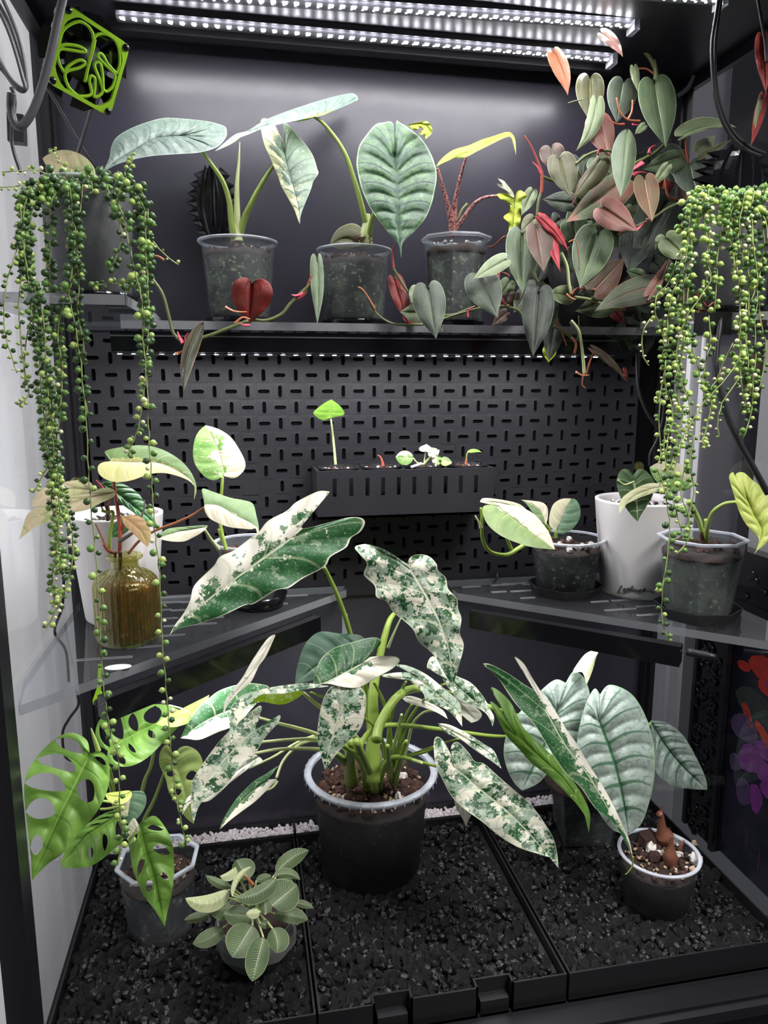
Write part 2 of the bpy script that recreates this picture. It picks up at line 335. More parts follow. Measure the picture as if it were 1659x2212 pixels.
def arc(P, n):                                          # smooth then resample evenly
    Q = cat(P, max(40, len(P)*10)); L = [0]
    for a, b in zip(Q, Q[1:]): L.append(L[-1]+math.dist(a, b))
    T = L[-1] or 1e-9
    def f(t_):
        d = max(0, min(1, t_))*T; lo, hi = 0, len(L)-1
        while hi-lo > 1:
            mi = (lo+hi)//2
            if L[mi] <= d: lo = mi
            else: hi = mi
        g = (d-L[lo])/max(1e-9, L[hi]-L[lo]); return tuple(a+(b-a)*g for a, b in zip(Q[lo], Q[hi]))
    return f if n is None else [f(i/(n-1)) for i in range(n)]
def crop(ox, oy, s=1659/560):
    def f(txt): return [(ox+float(a.split(',')[0])/s, oy+float(a.split(',')[1])/s) for a in txt.split()]
    return f
C1, C2, C3, C4, C5, C6 = crop(0, 0), crop(540, 0), crop(1099, 0), crop(0, 500), crop(540, 500), crop(1099, 500)
D1, D2, D3, D4, D5, D6 = crop(0, 1000), crop(360, 1000), crop(720, 1100), crop(1099, 1000), crop(0, 1500), crop(540, 1500)
D7, D8, PX = crop(1000, 1500, 1659/659), crop(100, 1700, 1659/660), crop(0, 0, 1)
MM = .00056
_seed = [0]
def leaf(parent, mt, rib, left, right, Y, up=.4, sl=0., fold=0., dT=0., wave=0., nk=None, nv=6, k0=.2, holes=None, name='leaf', label=None, relief=None, pw=1.25, nw=3):
    """One leaf blade: rib and the two outline halves are given as they project, Y is the depth of the
    attachment, up/sl tilt the blade, fold lifts (+: pushes back) both halves, dT moves the tip in depth."""
    mat_, N, rel, mode = LM[mt]; rel = rel if relief is None else relief; _seed[0] += 1; rnd = random.Random(_seed[0]*13)
    fr, fl_, fg = arc(rib, None), arc(left, None), arc(right, None)
    A = rib[0]; size = max(math.dist(rib[0], rib[-1]), 8)
    nk = nk or (72 if size > 120 and mode == 'side' and rel > .002 else 40 if size > 70 else 22)
    ox, oy = rnd.random()*9, rnd.random()*9; ph0 = rnd.random()*6
    V = []; Fc = []; U1 = []; U2 = []
    bow = .035 if mode == 'side' else .05 if mode == 'stripe' else 0
    def emit_pt(k, s, side):
        u0 = k; k = k-bow*math.sin(math.pi*s)*4*k*(1-k)
        rk = max(0., (k-k0)/(1-k0))**pw; p = fr(rk); q = (fl_ if side < 0 else fg)(k)
        x, y = p[0]+(q[0]-p[0])*s, p[1]+(q[1]-p[1])*s
        wpx = math.dist(p, q)
        z = -up*(y-A[1])*MM+sl*(x-A[0])*MM+dT*(rk*(1-s)+k*s)**2
        z += (fold if not isinstance(fold, tuple) else fold[0 if side < 0 else 1])*s*wpx*MM
        if rel:
            if mode == 'side': pf = abs(math.sin(math.pi*(N*u0+.5)))**.55
            elif mode == 'long': pf = abs(math.sin(math.pi*(N*s+.0)))**.6*(1 if s < 1 else 0)
            else: pf = 0
            z -= rel*pf*min(1, s*3.5)*(1-s**5)*min(1, wpx/55.)*min(1, 6*(1-k)+.05)
            z += rel*.9*math.exp(-(s/.09)**2)*min(1, wpx/55.)
        if wave: z += wave*math.sin(2*math.pi*nw*k+ph0+side)*s*s*min(1, 5*(1-k))
        V.append(at(x, y, Y+z)); U1.append((u0, .5+.5*s*side)); U2.append((x*MM+ox, y*MM+oy))
    for side in (-1, 1):
        hs = [h for h in (holes or []) if h[0] == side]
        bands = []                       # (k_lo_fn, k_hi_fn, rows)
        cuts = sorted((h[1], h[2], h) for h in hs)
        pos = 0.
        for a, b, h in cuts:
            if a > pos: bands.append((pos, a, None, 0))
            bands.append((a, b, h, -1)); bands.append((a, b, h, 1)); pos = b
        bands.append((pos, 1., None, 0))
        nvs = nv*2+4 if hs else nv
        for a, b, h, part in bands:
            rows = max(3, int(nk*(b-a)))+1; rows = max(rows, 4); base = len(V); mid = (a+b)/2
            for i in range(rows):
                for j in range(nvs+1):
                    s = j/nvs
                    lo, hi = a, b
                    if h:
                        e = 0.
                        if h[3] < s < h[4]:
                            q = (s-h[3])/(h[4]-h[3]); e = (b-a)*.5*h[5]*(math.sin(math.pi*q)**.6)
                        lo, hi = (a, mid-e) if part < 0 else (mid+e, b)
                    emit_pt(lo+(hi-lo)*i/(rows-1), s, side)
            for i in range(rows-1):
                for j in range(nvs):
                    q = [base+i*(nvs+1)+j, base+i*(nvs+1)+j+1, base+(i+1)*(nvs+1)+j+1, base+(i+1)*(nvs+1)+j]
                    Fc.append(q if side < 0 else q[::-1])
    o = mesh(name, V, Fc, mat_, parent, True, {'UVMap': U1, 'flat': U2})
    # faces must look towards the light side (the camera) for the upper-side colour
    me = o.data; sm = sum(((me.polygons[i].normal.dot(FW)) for i in range(0, len(me.polygons), 7)))
    if sm > 0: me.flip_normals()
    if label: o['label'] = label
    return o
PROF = {
 'heart': [(0, .0), (.10, -.07), (.30, -.135), (.55, -.13), (.78, -.07), (.93, .04), (1, .18), (.97, .33), (.86, .48), (.68, .62), (.46, .74), (.27, .84), (.12, .92), (.04, .97), (0, 1)],
 'oval': [(0, 0), (.3, .03), (.6, .10), (.85, .23), (.98, .38), (1, .5), (.93, .65), (.75, .78), (.5, .88), (.25, .95), (.07, .99), (0, 1)],
 'lance': [(0, 0), (.4, .05), (.75, .15), (.95, .28), (1, .4), (.92, .55), (.72, .7), (.48, .82), (.25, .91), (.08, .97), (0, 1)],
 'shield': [(0, -.30), (.12, -.36), (.35, -.36), (.65, -.28), (.88, -.12), (1, .08), (1, .25), (.92, .42), (.74, .6), (.5, .76), (.25, .88), (.07, .96), (0, 1)],
 'arrow': [(0, -.02), (.15, -.12), (.32, -.34), (.5, -.44), (.68, -.38), (.82, -.2), (.95, 0), (1, .15), (.93, .33), (.78, .5), (.56, .68), (.3, .84), (.1, .95), (0, 1)],
}
def lf(parent, mt, kind, A, T, w_, Y, bend=0., **k):
    """a leaf from its attachment, tip and half width(s) in projection; bend bows the midrib sideways"""
    wl, wr = w_ if isinstance(w_, tuple) else (w_, w_)
    L_ = math.dist(A, T); dx, dy = (T[0]-A[0])/L_, (T[1]-A[1])/L_; nx, ny = dy, -dx
    def ribp(t_):
        b = bend*4*t_*(1-t_) if t_ >= 0 else bend*4*t_
        return (A[0]+dx*L_*t_+nx*b, A[1]+dy*L_*t_+ny*b)
    rib = [ribp(i/6) for i in range(7)]
    def side(w, sg):
        out = []
        for x, y in PROF[kind]:
            c_ = ribp(y); e = .02; c2 = ribp(y+e); tx, ty = c2[0]-c_[0], c2[1]-c_[1]; n_ = math.hypot(tx, ty) or 1
            out.append((c_[0]+sg*w*x*ty/n_, c_[1]-sg*w*x*tx/n_))
        return out
    return leaf(parent, mt, rib, side(wl, 1), side(wr, -1), Y, **k)
def path3(pts, Y0, Y1=None, n=None):
    Y1 = Y0 if Y1 is None else Y1; n = n or max(8, len(pts)*5)
    if isinstance(Y0, (list, tuple)): Q = cat([(x, y, d) for (x, y), d in zip(pts, Y0)], n)
    else: Q = cat([(x, y, Y0+(Y1-Y0)*i/(len(pts)-1)) for i, (x, y) in enumerate(pts)], n)
    return [at(*q) for q in Q]
def stem(parent, mt, pts, r0, r1=None, Y0=0., Y1=None, name='petiole', n=8, flat=1., label=None):
    P = path3(pts, Y0, Y1); r1 = r0 if r1 is None else r1; m_ = len(P)
    R = [(r0+(r1-r0)*i/(m_-1))*MP(p) for i, p in enumerate(P)]
    return MB().tube(P, R, n, flat=flat).build(name, M[mt] if isinstance(mt, str) else mt, parent, True, label=label)
def lump(rng, sx, sy, sz, seg=2):
    """48-triangle stone: a subdivided cube, rounded and dented"""
    V = []; idx = {}; Fc = []
    def vid(x, y, z):
        if (x, y, z) not in idx:
            v = Vector((x, y, z)); l = v.length; v = v*(1/l)*(1 if l else 0)*(.72+.5*rng.random())
            idx[(x, y, z)] = len(V); V.append(Vector((v.x*sx, v.y*sy, v.z*sz)))
        return idx[(x, y, z)]
    for ax in range(3):
        for sg in (-1, 1):
            for i in (-1, 0):
                for j in (-1, 0):
                    q = []
                    for a, b in ((i, j), (i+1, j), (i+1, j+1), (i, j+1)):
                        c_ = [0, 0, 0]; c_[ax] = sg; c_[(ax+1) % 3] = a; c_[(ax+2) % 3] = b; q.append(vid(*c_))
                    Fc.append(q if sg > 0 else q[::-1])
    return V, Fc
RNG = random.Random(3)
LUMPS = [lump(RNG, 1, .82+.3*RNG.random(), .6+.25*RNG.random()) for _ in range(10)]
def rnd_rot(r): return Matrix.Rotation(r.random()*6.28, 3, 'Z') @ Matrix.Rotation(r.random()*6.28, 3, 'X') @ Matrix.Rotation(r.random()*6.28, 3, 'Y')
LMESH = {}
def stone(parent, name, loc, size, mt, r, i=None):
    i = r.randrange(len(LUMPS)) if i is None else i; key = (i, mt)
    if key not in LMESH:
        me = bpy.data.meshes.new(name); me.from_pydata(LUMPS[i][0], [], LUMPS[i][1]); me.materials.append(M[mt]); LMESH[key] = me
    o = bpy.data.objects.new(name, LMESH[key]); C.objects.link(o); o.parent = parent
    o.location = Vector(loc)-Vector(WL[parent.name]); o.rotation_euler = (r.random()*6, r.random()*6, r.random()*6); o.scale = (size,)*3
    return o
def stones_mb(mb, loc, size, r):
    V, Fc = LUMPS[r.randrange(len(LUMPS))]; R = rnd_rot(r); mb.add([Vector(loc)+R @ v*size for v in V], Fc)
# ================================================================= setting
XL, XR, ZC, ZF = -.2, .573, .372, -.632
def struct(o): o['kind'] = 'structure'; return o
struct(MB().box((XL-.01, 0, ZF-.05), (XR+.005, .012, ZC+.06)).build('wall_back', M['back']))
struct(MB().box((XL-.01, -.36, ZF-.012), (XR+.01, 0, ZF)).build('floor', M['blackmatt']))
struct(MB().box((XL-.01, -.36, ZC), (XR+.01, 0, ZC+.02)).build('ceiling', M['ceil']))
struct(MB().box((XL-.006, -.33, ZF), (XL-.002, -.002, ZC)).build('wall_left', M['pane']))
struct(MB().box((XR+.002, -.33, ZF), (XR+.006, -.002, ZC)).build('wall_right', M['pane']))
o = struct(MB().beam((XL-.004, -.318, -.66), (XL-.004, -.318, ZC), .022, .026, (0, 1, 0)).build('trim_1', M['black']))
o = struct(MB().beam((XR+.004, -.33, -.66), (XR+.004, -.33, ZC), .022, .026, (0, 1, 0)).build('trim_2', M['black']))
for n_, x in (('trim_3', XL+.006), ('trim_4', XR-.004)):
    struct(MB().box((x-.008, -.016, ZF), (x+.008, -.0, ZC)).box((x-.003, -.022, ZF), (x+.003, -.016, ZC)).build(n_, M['black']))
for n_, x in (('trim_5', XL+.003), ('trim_6', XR-.001)):
    struct(MB().box((x-.004, -.33, ZC-.012), (x+.008 if x < 0 else x+.004, -.016, ZC)).build(n_, M['black']))
struct(MB().box((XL-.02, -.352, -.665), (XR+.02, -.324, -.628)).box((XL-.02, -.352, -.70), (XR+.02, -.346, -.665)).build('trim_7', M['black']))
struct(MB().box((XL-.4, -.346, -.86), (XR+.3, -.02, -.84)).build('trim_8', M['ceil']))
# room outside the glass
cu = MB(); NC = 90
for i in range(NC+1):
    y = -.42+.95*i/NC; x = XL-.062+.004*math.sin(y*85)+.003*math.sin(y*37+1); cu.V += [Vector((x, y, -.9)), Vector((x, y, .8))]
    if i: b = 2*i; cu.F.append((b-2, b, b+1, b-1))
struct(cu.build('curtain_left_room', M['curtain'], None, True))  # sheer curtain, made translucent so the added lamp behind brightens it
struct(MB().box((.30, .95, -.9), (1.3, .96, .9)).build('wall_back_room', M['greywall']))
RX = 1.0
def ry(px, py=1100): return atx(px, py, RX).y
def strip(n_, a, b, ya, yb, m_, d=.01):
    p, q = atx(a, ya, RX), atx(b, yb, RX); y0, y1 = sorted((ry(a, 1100), ry(b, 1100)))
    z1 = atx((a+b)/2, ya, RX).z; z0 = atx((a+b)/2, yb, RX).z
    return struct(MB().box((RX-d, y0, z0), (RX, y1, z1)).build(n_, m_))
struct(MB().box((RX, -.3, -.9), (RX+.01, 1.0, .9)).build('wall_right_room', M['greywall']))
strip('trim_9', 1403, 1500, 700, 1790, M['whitewall'], .012); strip('trim_10', 1418, 1440, 700, 1790, M['whitewall'], .022); strip('trim_11', 1468, 1480, 700, 1790, M['whitewall'], .022)
strip('door_1', 1606, 1640, 745, 1240, plain('dark_door', (.03, .035, .05), .3), .012); strip('trim_12', 1641, 1700, 735, 1240, M['whitewall'], .02)
strip('trim_13', 1603, 1665, 765, 830, plain('wood_trim', (.20, .12, .08), .5), .016)
strip('trim_14', 1520, 1660, 100, 720, plain('dark_curtain', (.012, .014, .02), .6), .01)

# painting in a carved black frame, leaning against the room's wall
PXX = .93
def pz(py, px=1560): return atx(px, py, PXX).z
def pyy(px, py=1500): return atx(px, py, PXX).y
fy0, fy1 = pyy(1575), pyy(1500); zt = pz(1200, 1640); ztb = pz(1330, 1640); zb = -.95; yend = -.12
fp = empty('framed_painting', (PXX, .2, zb), 'dark floral painting in a carved black frame behind the right glass', 'painting')
MB().box((PXX, fy0, zb), (PXX+.03, fy1, zt)).box((PXX, yend, ztb), (PXX+.03, fy0, zt)).build('frame', M['blackgloss'], fp)
mb = MB(); mb.beam((PXX-.004, fy0+.006, zb), (PXX-.004, fy0+.006, ztb), .014, .012, (0, 1, 0)); mb.beam((PXX-.004, yend, ztb+.006), (PXX-.004, fy0, ztb+.006), .012, .014); mb.beam((PXX-.002, fy1-.004, zb), (PXX-.002, fy1-.004, zt), .01, .01, (0, 1, 0)); mb.build('frame_moulding', M['blackgloss'], fp)
mb = MB(); rr = random.Random(5)
for k in range(110):
    z = zb+(zt-zb)*rr.random(); y = fy0+.022+(fy1-fy0-.034)*rr.random(); R_ = .007+.014*rr.random(); a0 = rr.random()*6.3
    mb.tube([(PXX-.003, y+R_*(1-.1*i)*math.cos(a0+i*.7), z+R_*(1-.1*i)*math.sin(a0+i*.7)) for i in range(9)], [.0012+.0006*min(i, 8-i) for i in range(9)], 6)
for k in range(30):
    y = yend+(fy0-yend)*rr.random(); z = ztb+.02+(zt-ztb-.03)*rr.random(); R_ = .006+.012*rr.random(); a0 = rr.random()*6.3
    mb.tube([(PXX-.003, y+R_*(1-.13*i)*math.cos(a0+i*.75), z+R_*(1-.13*i)*math.sin(a0+i*.75)) for i in range(7)], .002, 5)
mb.build('carving', M['blackgloss'], fp, True)
t = NT('canvas'); c = t.obj(); n1 = t.noise(c, 14, 6, .75)
col = t.mix(t.step(t.noise(c, 6, 3), .4, .6), (.010, .014, .03), (.05, .045, .07)); mp = t.n('ShaderNodeMapping'); mp.inputs['Scale'].default_value = (1, 16, 1.2); t.l(c, mp.inputs[0])
col = t.mix(t.step(t.noise(mp.outputs[0], 8, 4), .68, .70), col, (.22, .05, .05))
MB().box((PXX+.010, yend, zb), (PXX+.013, fy0, ztb)).build('canvas', t.end(t.bsdf(col, .35)), fp)
M['paint_red'] = plain('red_paint', (.72, .05, .03), .4, var=.4, scale=60, bump=.5, bscale=120); M['paint_purple'] = plain('purple_paint', (.30, .05, .34), .4, var=.4, scale=60)
M['paint_violet'] = plain('violet_paint', (.13, .08, .19), .4, var=.4, scale=60); M['paint_green'] = plain('green_paint', (.05, .07, .06), .4, var=.4, scale=60)
def petal(px, py, l, w_, ang, mt):
    P = atx(px, py, PXX); s_ = proj(P)[2]/F; V = []; r3 = random.Random(int(px*py))
    ca, sa = math.cos(ang), math.sin(ang)
    for i in range(12):
        a = i/12*6.283; x = l*math.cos(a)*.5; y = w_*math.sin(a)*.5*(1-.3*math.cos(a)); x, y = x*ca-y*sa, x*sa+y*ca
        V.append((PXX+.0085+.001*r3.random(), P.y-x*s_*1.5*(.9+.2*r3.random()), P.z-y*s_*(.9+.2*r3.random())))
    n_ = len(V); MB().add(V+[(v[0]+.003, v[1], v[2]) for v in V], [list(range(n_)), list(range(n_, 2*n_))[::-1]]+[[i, (i+1) % n_, n_+(i+1) % n_, n_+i] for i in range(n_)]).build('painted_petal', M[mt], fp)
for a in [(1598, 1440, 22, 30, 1.4, 'paint_red'), (1645, 1450, 60, 70, 1.2, 'paint_red'), (1660, 1490, 50, 60, .8, 'paint_red'), (1605, 1545, 50, 16, 1.1, 'paint_red'), (1640, 1590, 60, 16, .9, 'paint_red'), (1625, 1530, 90, 60, .2, 'paint_green'), (1655, 1620, 40, 14, 1.3, 'paint_red'),
          (1600, 1575, 60, 60, .5, 'paint_violet'), (1608, 1642, 45, 70, .3, 'paint_purple'), (1638, 1665, 40, 56, -.5, 'paint_purple'), (1640, 1622, 40, 40, .9, 'paint_purple'), (1580, 1650, 26, 36, 0, 'paint_violet'), (1598, 1712, 34, 60, 0, 'paint_violet'), (1622, 1728, 66, 26, 1.5, 'paint_purple'), (1655, 1712, 44, 40, .4, 'paint_purple'), (1660, 1500, 50, 20, 1., 'paint_purple')]: petal(*a)

# ================================================================= pegboard
PZ1, PZ0 = .058, -.262; cs = .01964
pb = empty('pegboard', (.18, -.004, PZ0), 'black slotted pegboard made of interlocking panels on the back wall', 'pegboard')
x0 = .0400-cs*12.5+ .0; zrow0 = .0078
nx, nz = 38, 17; ztop = zrow0+cs*2.5
H_, W_ = .0070, .0022
def stad(vert, n=4):
    out = []
    for q in range(2):
        for i in range(n+1):
            a = -math.pi/2+math.pi*q+math.pi*i/n; x = (H_-W_)*(1 if q == 0 else -1)+W_*math.cos(a); y = W_*math.sin(a); out.append((x, y) if not vert else (-y, x))
    return out
def cell(mb, cx_, cz_, vert, yf, closed):
    h = cs/2; S = stad(vert); ns = len(S)
    if closed: mb.add([(cx_-h, yf, cz_-h), (cx_+h, yf, cz_-h), (cx_+h, yf, cz_+h), (cx_-h, yf, cz_+h)], [(0, 1, 2, 3)]); return
    def sq(x, y):
        k = h/max(abs(x), abs(y)); return (x*k, y*k)
    O = []
    m5 = ns//2
    for i in range(ns):
        q, ii = divmod(i, m5); f = -1+2*ii/(m5-1); sg = 1 if q == 0 else -1; O.append((sg*h, sg*f*h) if not vert else (-sg*f*h, sg*h))
    V = [(cx_+x, yf, cz_+y) for x, y in O]+[(cx_+x*1.05, yf-.0002, cz_+y*1.05) for x, y in S]+[(cx_+x, yf+.0008, cz_+y) for x, y in S]+[(cx_+x, yf+.0035, cz_+y) for x, y in S]
    Fq = []
    for i in range(ns):
        j = (i+1) % ns
        for b in (0, 1, 2): Fq.append((b*ns+i, b*ns+j, (b+1)*ns+j, (b+1)*ns+i))
    mb.add(V, Fq)
pan = {}
for i in range(nx):
    for j in range(nz):
        cx_ = x0+(i+.0)*cs; cz_ = zrow0+cs*(2-j)
        if cx_ > .556 or cx_ < -.176: continue
        vert = (i+j) % 2 == 0; z3 = j % 2
        col_ = 0 if i < 11+z3 else (1 if i < 24+z3 else 2); row_ = 0 if j < 9+(i % 2) else 1
        closed = (j == 9 and i in (11, 12, 24)) or (j == 16)
        mb = pan.setdefault((col_, row_), MB()); cell(mb, cx_, cz_, vert, -.0062+[0, .0005, .0002][col_]+row_*.0003, closed)
for k, mb in pan.items(): mb.build('panel', M['peg'], pb)
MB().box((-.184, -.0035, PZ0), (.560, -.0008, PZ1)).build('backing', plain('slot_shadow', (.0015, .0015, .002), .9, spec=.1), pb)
MB().beam((-.185, -.005, PZ0), (-.185, -.005, PZ1), .004, .009, (0, 1, 0)).beam((.5605, -.005, PZ0), (.5605, -.005, PZ1), .004, .009, (0, 1, 0)).build('side_rail', M['peg'], pb)

# ================================================================= ceiling LED strips
def led(name, p0, p1, n, label, wd=.013, nrows=2):
    p0, p1 = Vector(p0), Vector(p1); d = (p1-p0).normalized(); mid_ = (p0+p1)/2
    e = empty(name, mid_, label, 'light', 'led strips under the ceiling')
    MB().beam(p0+Vector((0, 0, .007)), p1+Vector((0, 0, .007)), wd+.006, .006).build('housing', M['blackmatt'], e)
    MB().beam(p0+Vector((0, 0, .0015)), p1+Vector((0, 0, .0015)), wd, .004).build('lens', M['lens'], e)
    MB().beam(p1, p1+d*.006, wd+.004, .012).build('end_cap', M['clearedge'], e)
    q = .0019; me = bpy.data.meshes.new('diode'); me.from_pydata([(-q, -q, 0), (q, -q, 0), (q, q, 0), (-q, q, 0), (-q, -q, .001), (q, -q, .001), (q, q, .001), (-q, q, .001)], [], [(3, 2, 1, 0), (0, 1, 5, 4), (1, 2, 6, 5), (2, 3, 7, 6), (3, 0, 4, 7)]); me.materials.append(M['led']); me.materials.append(M['led_side']); me.polygons.foreach_set('material_index', [0, 1, 1, 1, 1])
    q = .0011; m2 = bpy.data.meshes.new('diode'); m2.from_pydata([(-q, -q, 0), (q, -q, 0), (q, q, 0), (-q, q, 0), (-q, -q, .001), (q, -q, .001), (q, q, .001), (-q, q, .001)], [], [(3, 2, 1, 0), (0, 1, 5, 4), (1, 2, 6, 5), (2, 3, 7, 6), (3, 0, 4, 7)]); m2.materials.append(M['ledglint'])  # second row: small glowing blocks that imitate the diodes' reflections
    for i in range(n):
        p = p0+(p1-p0)*((i+.5)/n)
        a = bpy.data.objects.new('diode', me); C.objects.link(a); a.parent = e; a.location = p+Vector((0, -.0045, -.0016))-mid_
        b = bpy.data.objects.new('diode', m2); C.objects.link(b); b.parent = e; b.location = p+Vector((0, .0105, .0035))-mid_  # glowing block standing for the diode's reflection
    MB().beam(p0+Vector((0, .011, .007)), p1+Vector((0, .011, .007)), .006, .005).build('edge_strip', M['blackmatt'], e)
led('led_strip', at(252, 40, -.075), at(1316, 131, -.075), 46, 'LED light strip nearest the back wall, its right end shorter')
led('led_strip', at(262, -15, -.145), at(1362, 58, -.145), 46, 'LED light strip in the middle, cut by the top edge at its left')
led('led_strip', at(420, -75, -.215), at(1550, 4, -.215), 44, 'LED light strip nearest the viewer, only its right end in view')
MB().box((-.12, -.05, ZC-.010), (.46, -.035, ZC)).build('trim_15', M['blackmatt'])['kind'] = 'structure'

# ================================================================= shelves and their light bars
SZ = .0615
ts = empty('top_shelf', (.2, -.07, SZ), 'long clear acrylic shelf across the back carrying the clear pots', 'shelf')
MB().box((-.115, -.128, SZ-.0085), (XR-.01, -.008, SZ)).build('board', M['clear'], ts)
MB().box((-.115, -.1295, SZ-.0085), (XR-.01, -.1282, SZ)).build('front_edge', M['clearedge'], ts)
def lightbar(name, p, q, wd, ht, label, n, lm='bar_led'):
    p, q = Vector(p), Vector(q); e = empty(name, (p+q)/2, label, 'light', 'light bars under the shelves'); dz = Vector((0, 0, ht/2))
    MB().beam(p, q, wd, ht).build('housing', M['blackgloss'], e)
    MB().beam(p+dz*.55+Vector((0, -wd/2-.0006, 0)), q+dz*.55+Vector((0, -wd/2-.0006, 0)), .0012, .0015).build('groove', M['greycable'], e)
    MB().beam(p-dz-Vector((0, 0, .0008)), q-dz-Vector((0, 0, .0008)), wd*.5, .0016).build('lens', M['lens'], e)
    sd = Vector(((q-p).y, -(q-p).x, 0)).normalized()*(wd/2-.0006); sd = sd if sd.y < 0 else -sd; MB().beam(p-dz+sd-Vector((0, 0, .0011)), q-dz+sd-Vector((0, 0, .0011)), .0012, .0026 if lm == 'bar_low' else .0013).build('lip', M['blackgloss'], e)
    d = (q-p); me = bpy.data.meshes.new('diode'); a_ = .0020
    me.from_pydata([(-a_, -a_, 0), (a_, -a_, 0), (a_, a_, 0), (-a_, a_, 0)], [], [(3, 2, 1, 0)]); me.materials.append(M[lm])
    for i in range(n):
        o = bpy.data.objects.new('diode', me); C.objects.link(o); o.parent = e; o.location = p+d*((i+.5)/n)-dz-Vector((0, 0, .0019))-(p+q)/2
    return e
a_, b_ = at(241, 730, -.118), at(1325, 733, -.118); a_.z = b_.z = .0405
lightbar('light_bar', a_, b_, .014, .021, 'long black light bar under the top shelf', 40)
CSZ = .068
def cshelf(name, poly, z, label, th=.008):
    c_ = sum((Vector((x, y, 0)) for x, y in poly), Vector())/len(poly); c_.z = z
    e = empty(name, c_, label, 'shelf'); MB().prism(poly, z-th, z).build('board', M['clear'], e)
    n = len(poly); mb = MB()
    cc = Vector((c_.x, c_.y, 0))
    for i in range(n):
        p, q = Vector((*poly[i], 0)), Vector((*poly[(i+1) % n], 0)); u_ = (q-p).normalized(); nn = Vector((u_.y, -u_.x, 0))*.0006
        mb.add([p+nn+Vector((0, 0, z-th)), q+nn+Vector((0, 0, z-th)), q+nn+Vector((0, 0, z)), p+nn+Vector((0, 0, z))], [(0, 1, 2, 3)])
    mb.build('edge', M['clearedge'], e); return e
hl = atz(266, 634, CSZ)
lc = cshelf('corner_shelf', [(XL+.004, -.012), (XL+.004, -.302), (hl.x, -.298), (hl.x+.006, -.13), (hl.x+.002, -.012)][::1], CSZ, 'clear acrylic corner shelf under the left string of pearls')
rc = cshelf('corner_shelf', [(.455, -.135), (.455, -.24), (XR-.004, -.30), (XR-.004, -.135)], CSZ, 'clear acrylic corner shelf under the right string of pearls')
MZ = -.262
ls = cshelf('corner_shelf', [(XL+.004, -.012), (XL+.004, -.262), (-.186, -.318), (.126, -.030), (.126, -.012)], MZ, 'clear acrylic corner shelf carrying the amber bottle', .009)
rs = cshelf('corner_shelf', [(.262, -.012), (.262, -.070), (.545, -.318), (XR-.004, -.262), (XR-.004, -.012)], MZ, 'clear acrylic corner shelf carrying the white pot on the right', .009)
def slots(e, lst, z):
    for x, y, l in lst:
        p = atz(x, y, z); mb = MB(); n = 6; R_ = .0016; pts = []
        for q in range(2):
            for i in range(n): a = -math.pi/2+math.pi*q+math.pi*i/(n-1); pts.append((p.x+(l*.00056/2-R_)*(1 if q == 0 else -1)+R_*math.cos(a), p.y+R_*math.sin(a)*1.3, z+.0003))
        mb.tube(pts, .0005, 4, closed=True).build('slot', M['clearedge'], e)
slots(ls, [(x+1, y, l) for x, y, l in [(225, 1423, 90), (310, 1398, 60), (355, 1374, 72), (410, 1350, 100), (350, 1318, 36), (395, 1318, 50), (360, 1302, 60), (350, 1337, 60), (640, 1287, 50), (600, 1305, 40), (420, 1300, 60), (455, 1335, 50), (300, 1380, 50), (380, 1290, 70)]], MZ)
slots(rs, [(1018, 1268, 46), (1088, 1264, 62), (1145, 1262, 40), (1078, 1279, 36), (1130, 1277, 40), (1140, 1292, 34), (1110, 1261, 60), (1125, 1277, 50), (1345, 1297, 50), (1340, 1317, 70), (1395, 1310, 44), (1405, 1328, 60), (1310, 1270, 40), (1295, 1300, 40), (1300, 1262, 40), (1440, 1300, 50)], MZ)
ob = MB().lathe([(0.0, 0), (1, 0), (1, .1), (0, .1)], (0, 0, 0), 24); p_ = atz(255, 1442, MZ)
ob.V = [Vector((p_.x+v.x*.012, p_.y+v.y*.007, MZ+.0003+v.z*.003)) for v in ob.V]; ob.build('sticker', M['whiteplastic'], ls, label='small white oval sticker')
a_ = Vector((-.128, -.283, MZ-.023)); b_ = Vector((.082, -.088, MZ-.023)); lightbar('light_bar', a_, b_, .014, .020, 'black light bar under the left corner shelf', 18, 'bar_low')
a_ = Vector((.272, -.098, MZ-.023)); b_ = Vector((.452, -.262, MZ-.023)); lb = lightbar('light_bar', a_, b_, .014, .020, 'black light bar under the right corner shelf', 18, 'bar_low')
MB().tube([b_+Vector((0.004, -.004, .004))+Vector((.001, -.001, 0))*k*4 for k in range(6)], [.0045, .0045, .004, .0045, .0035, .003], 10).build('plug', M['blackmatt'], lb, True)

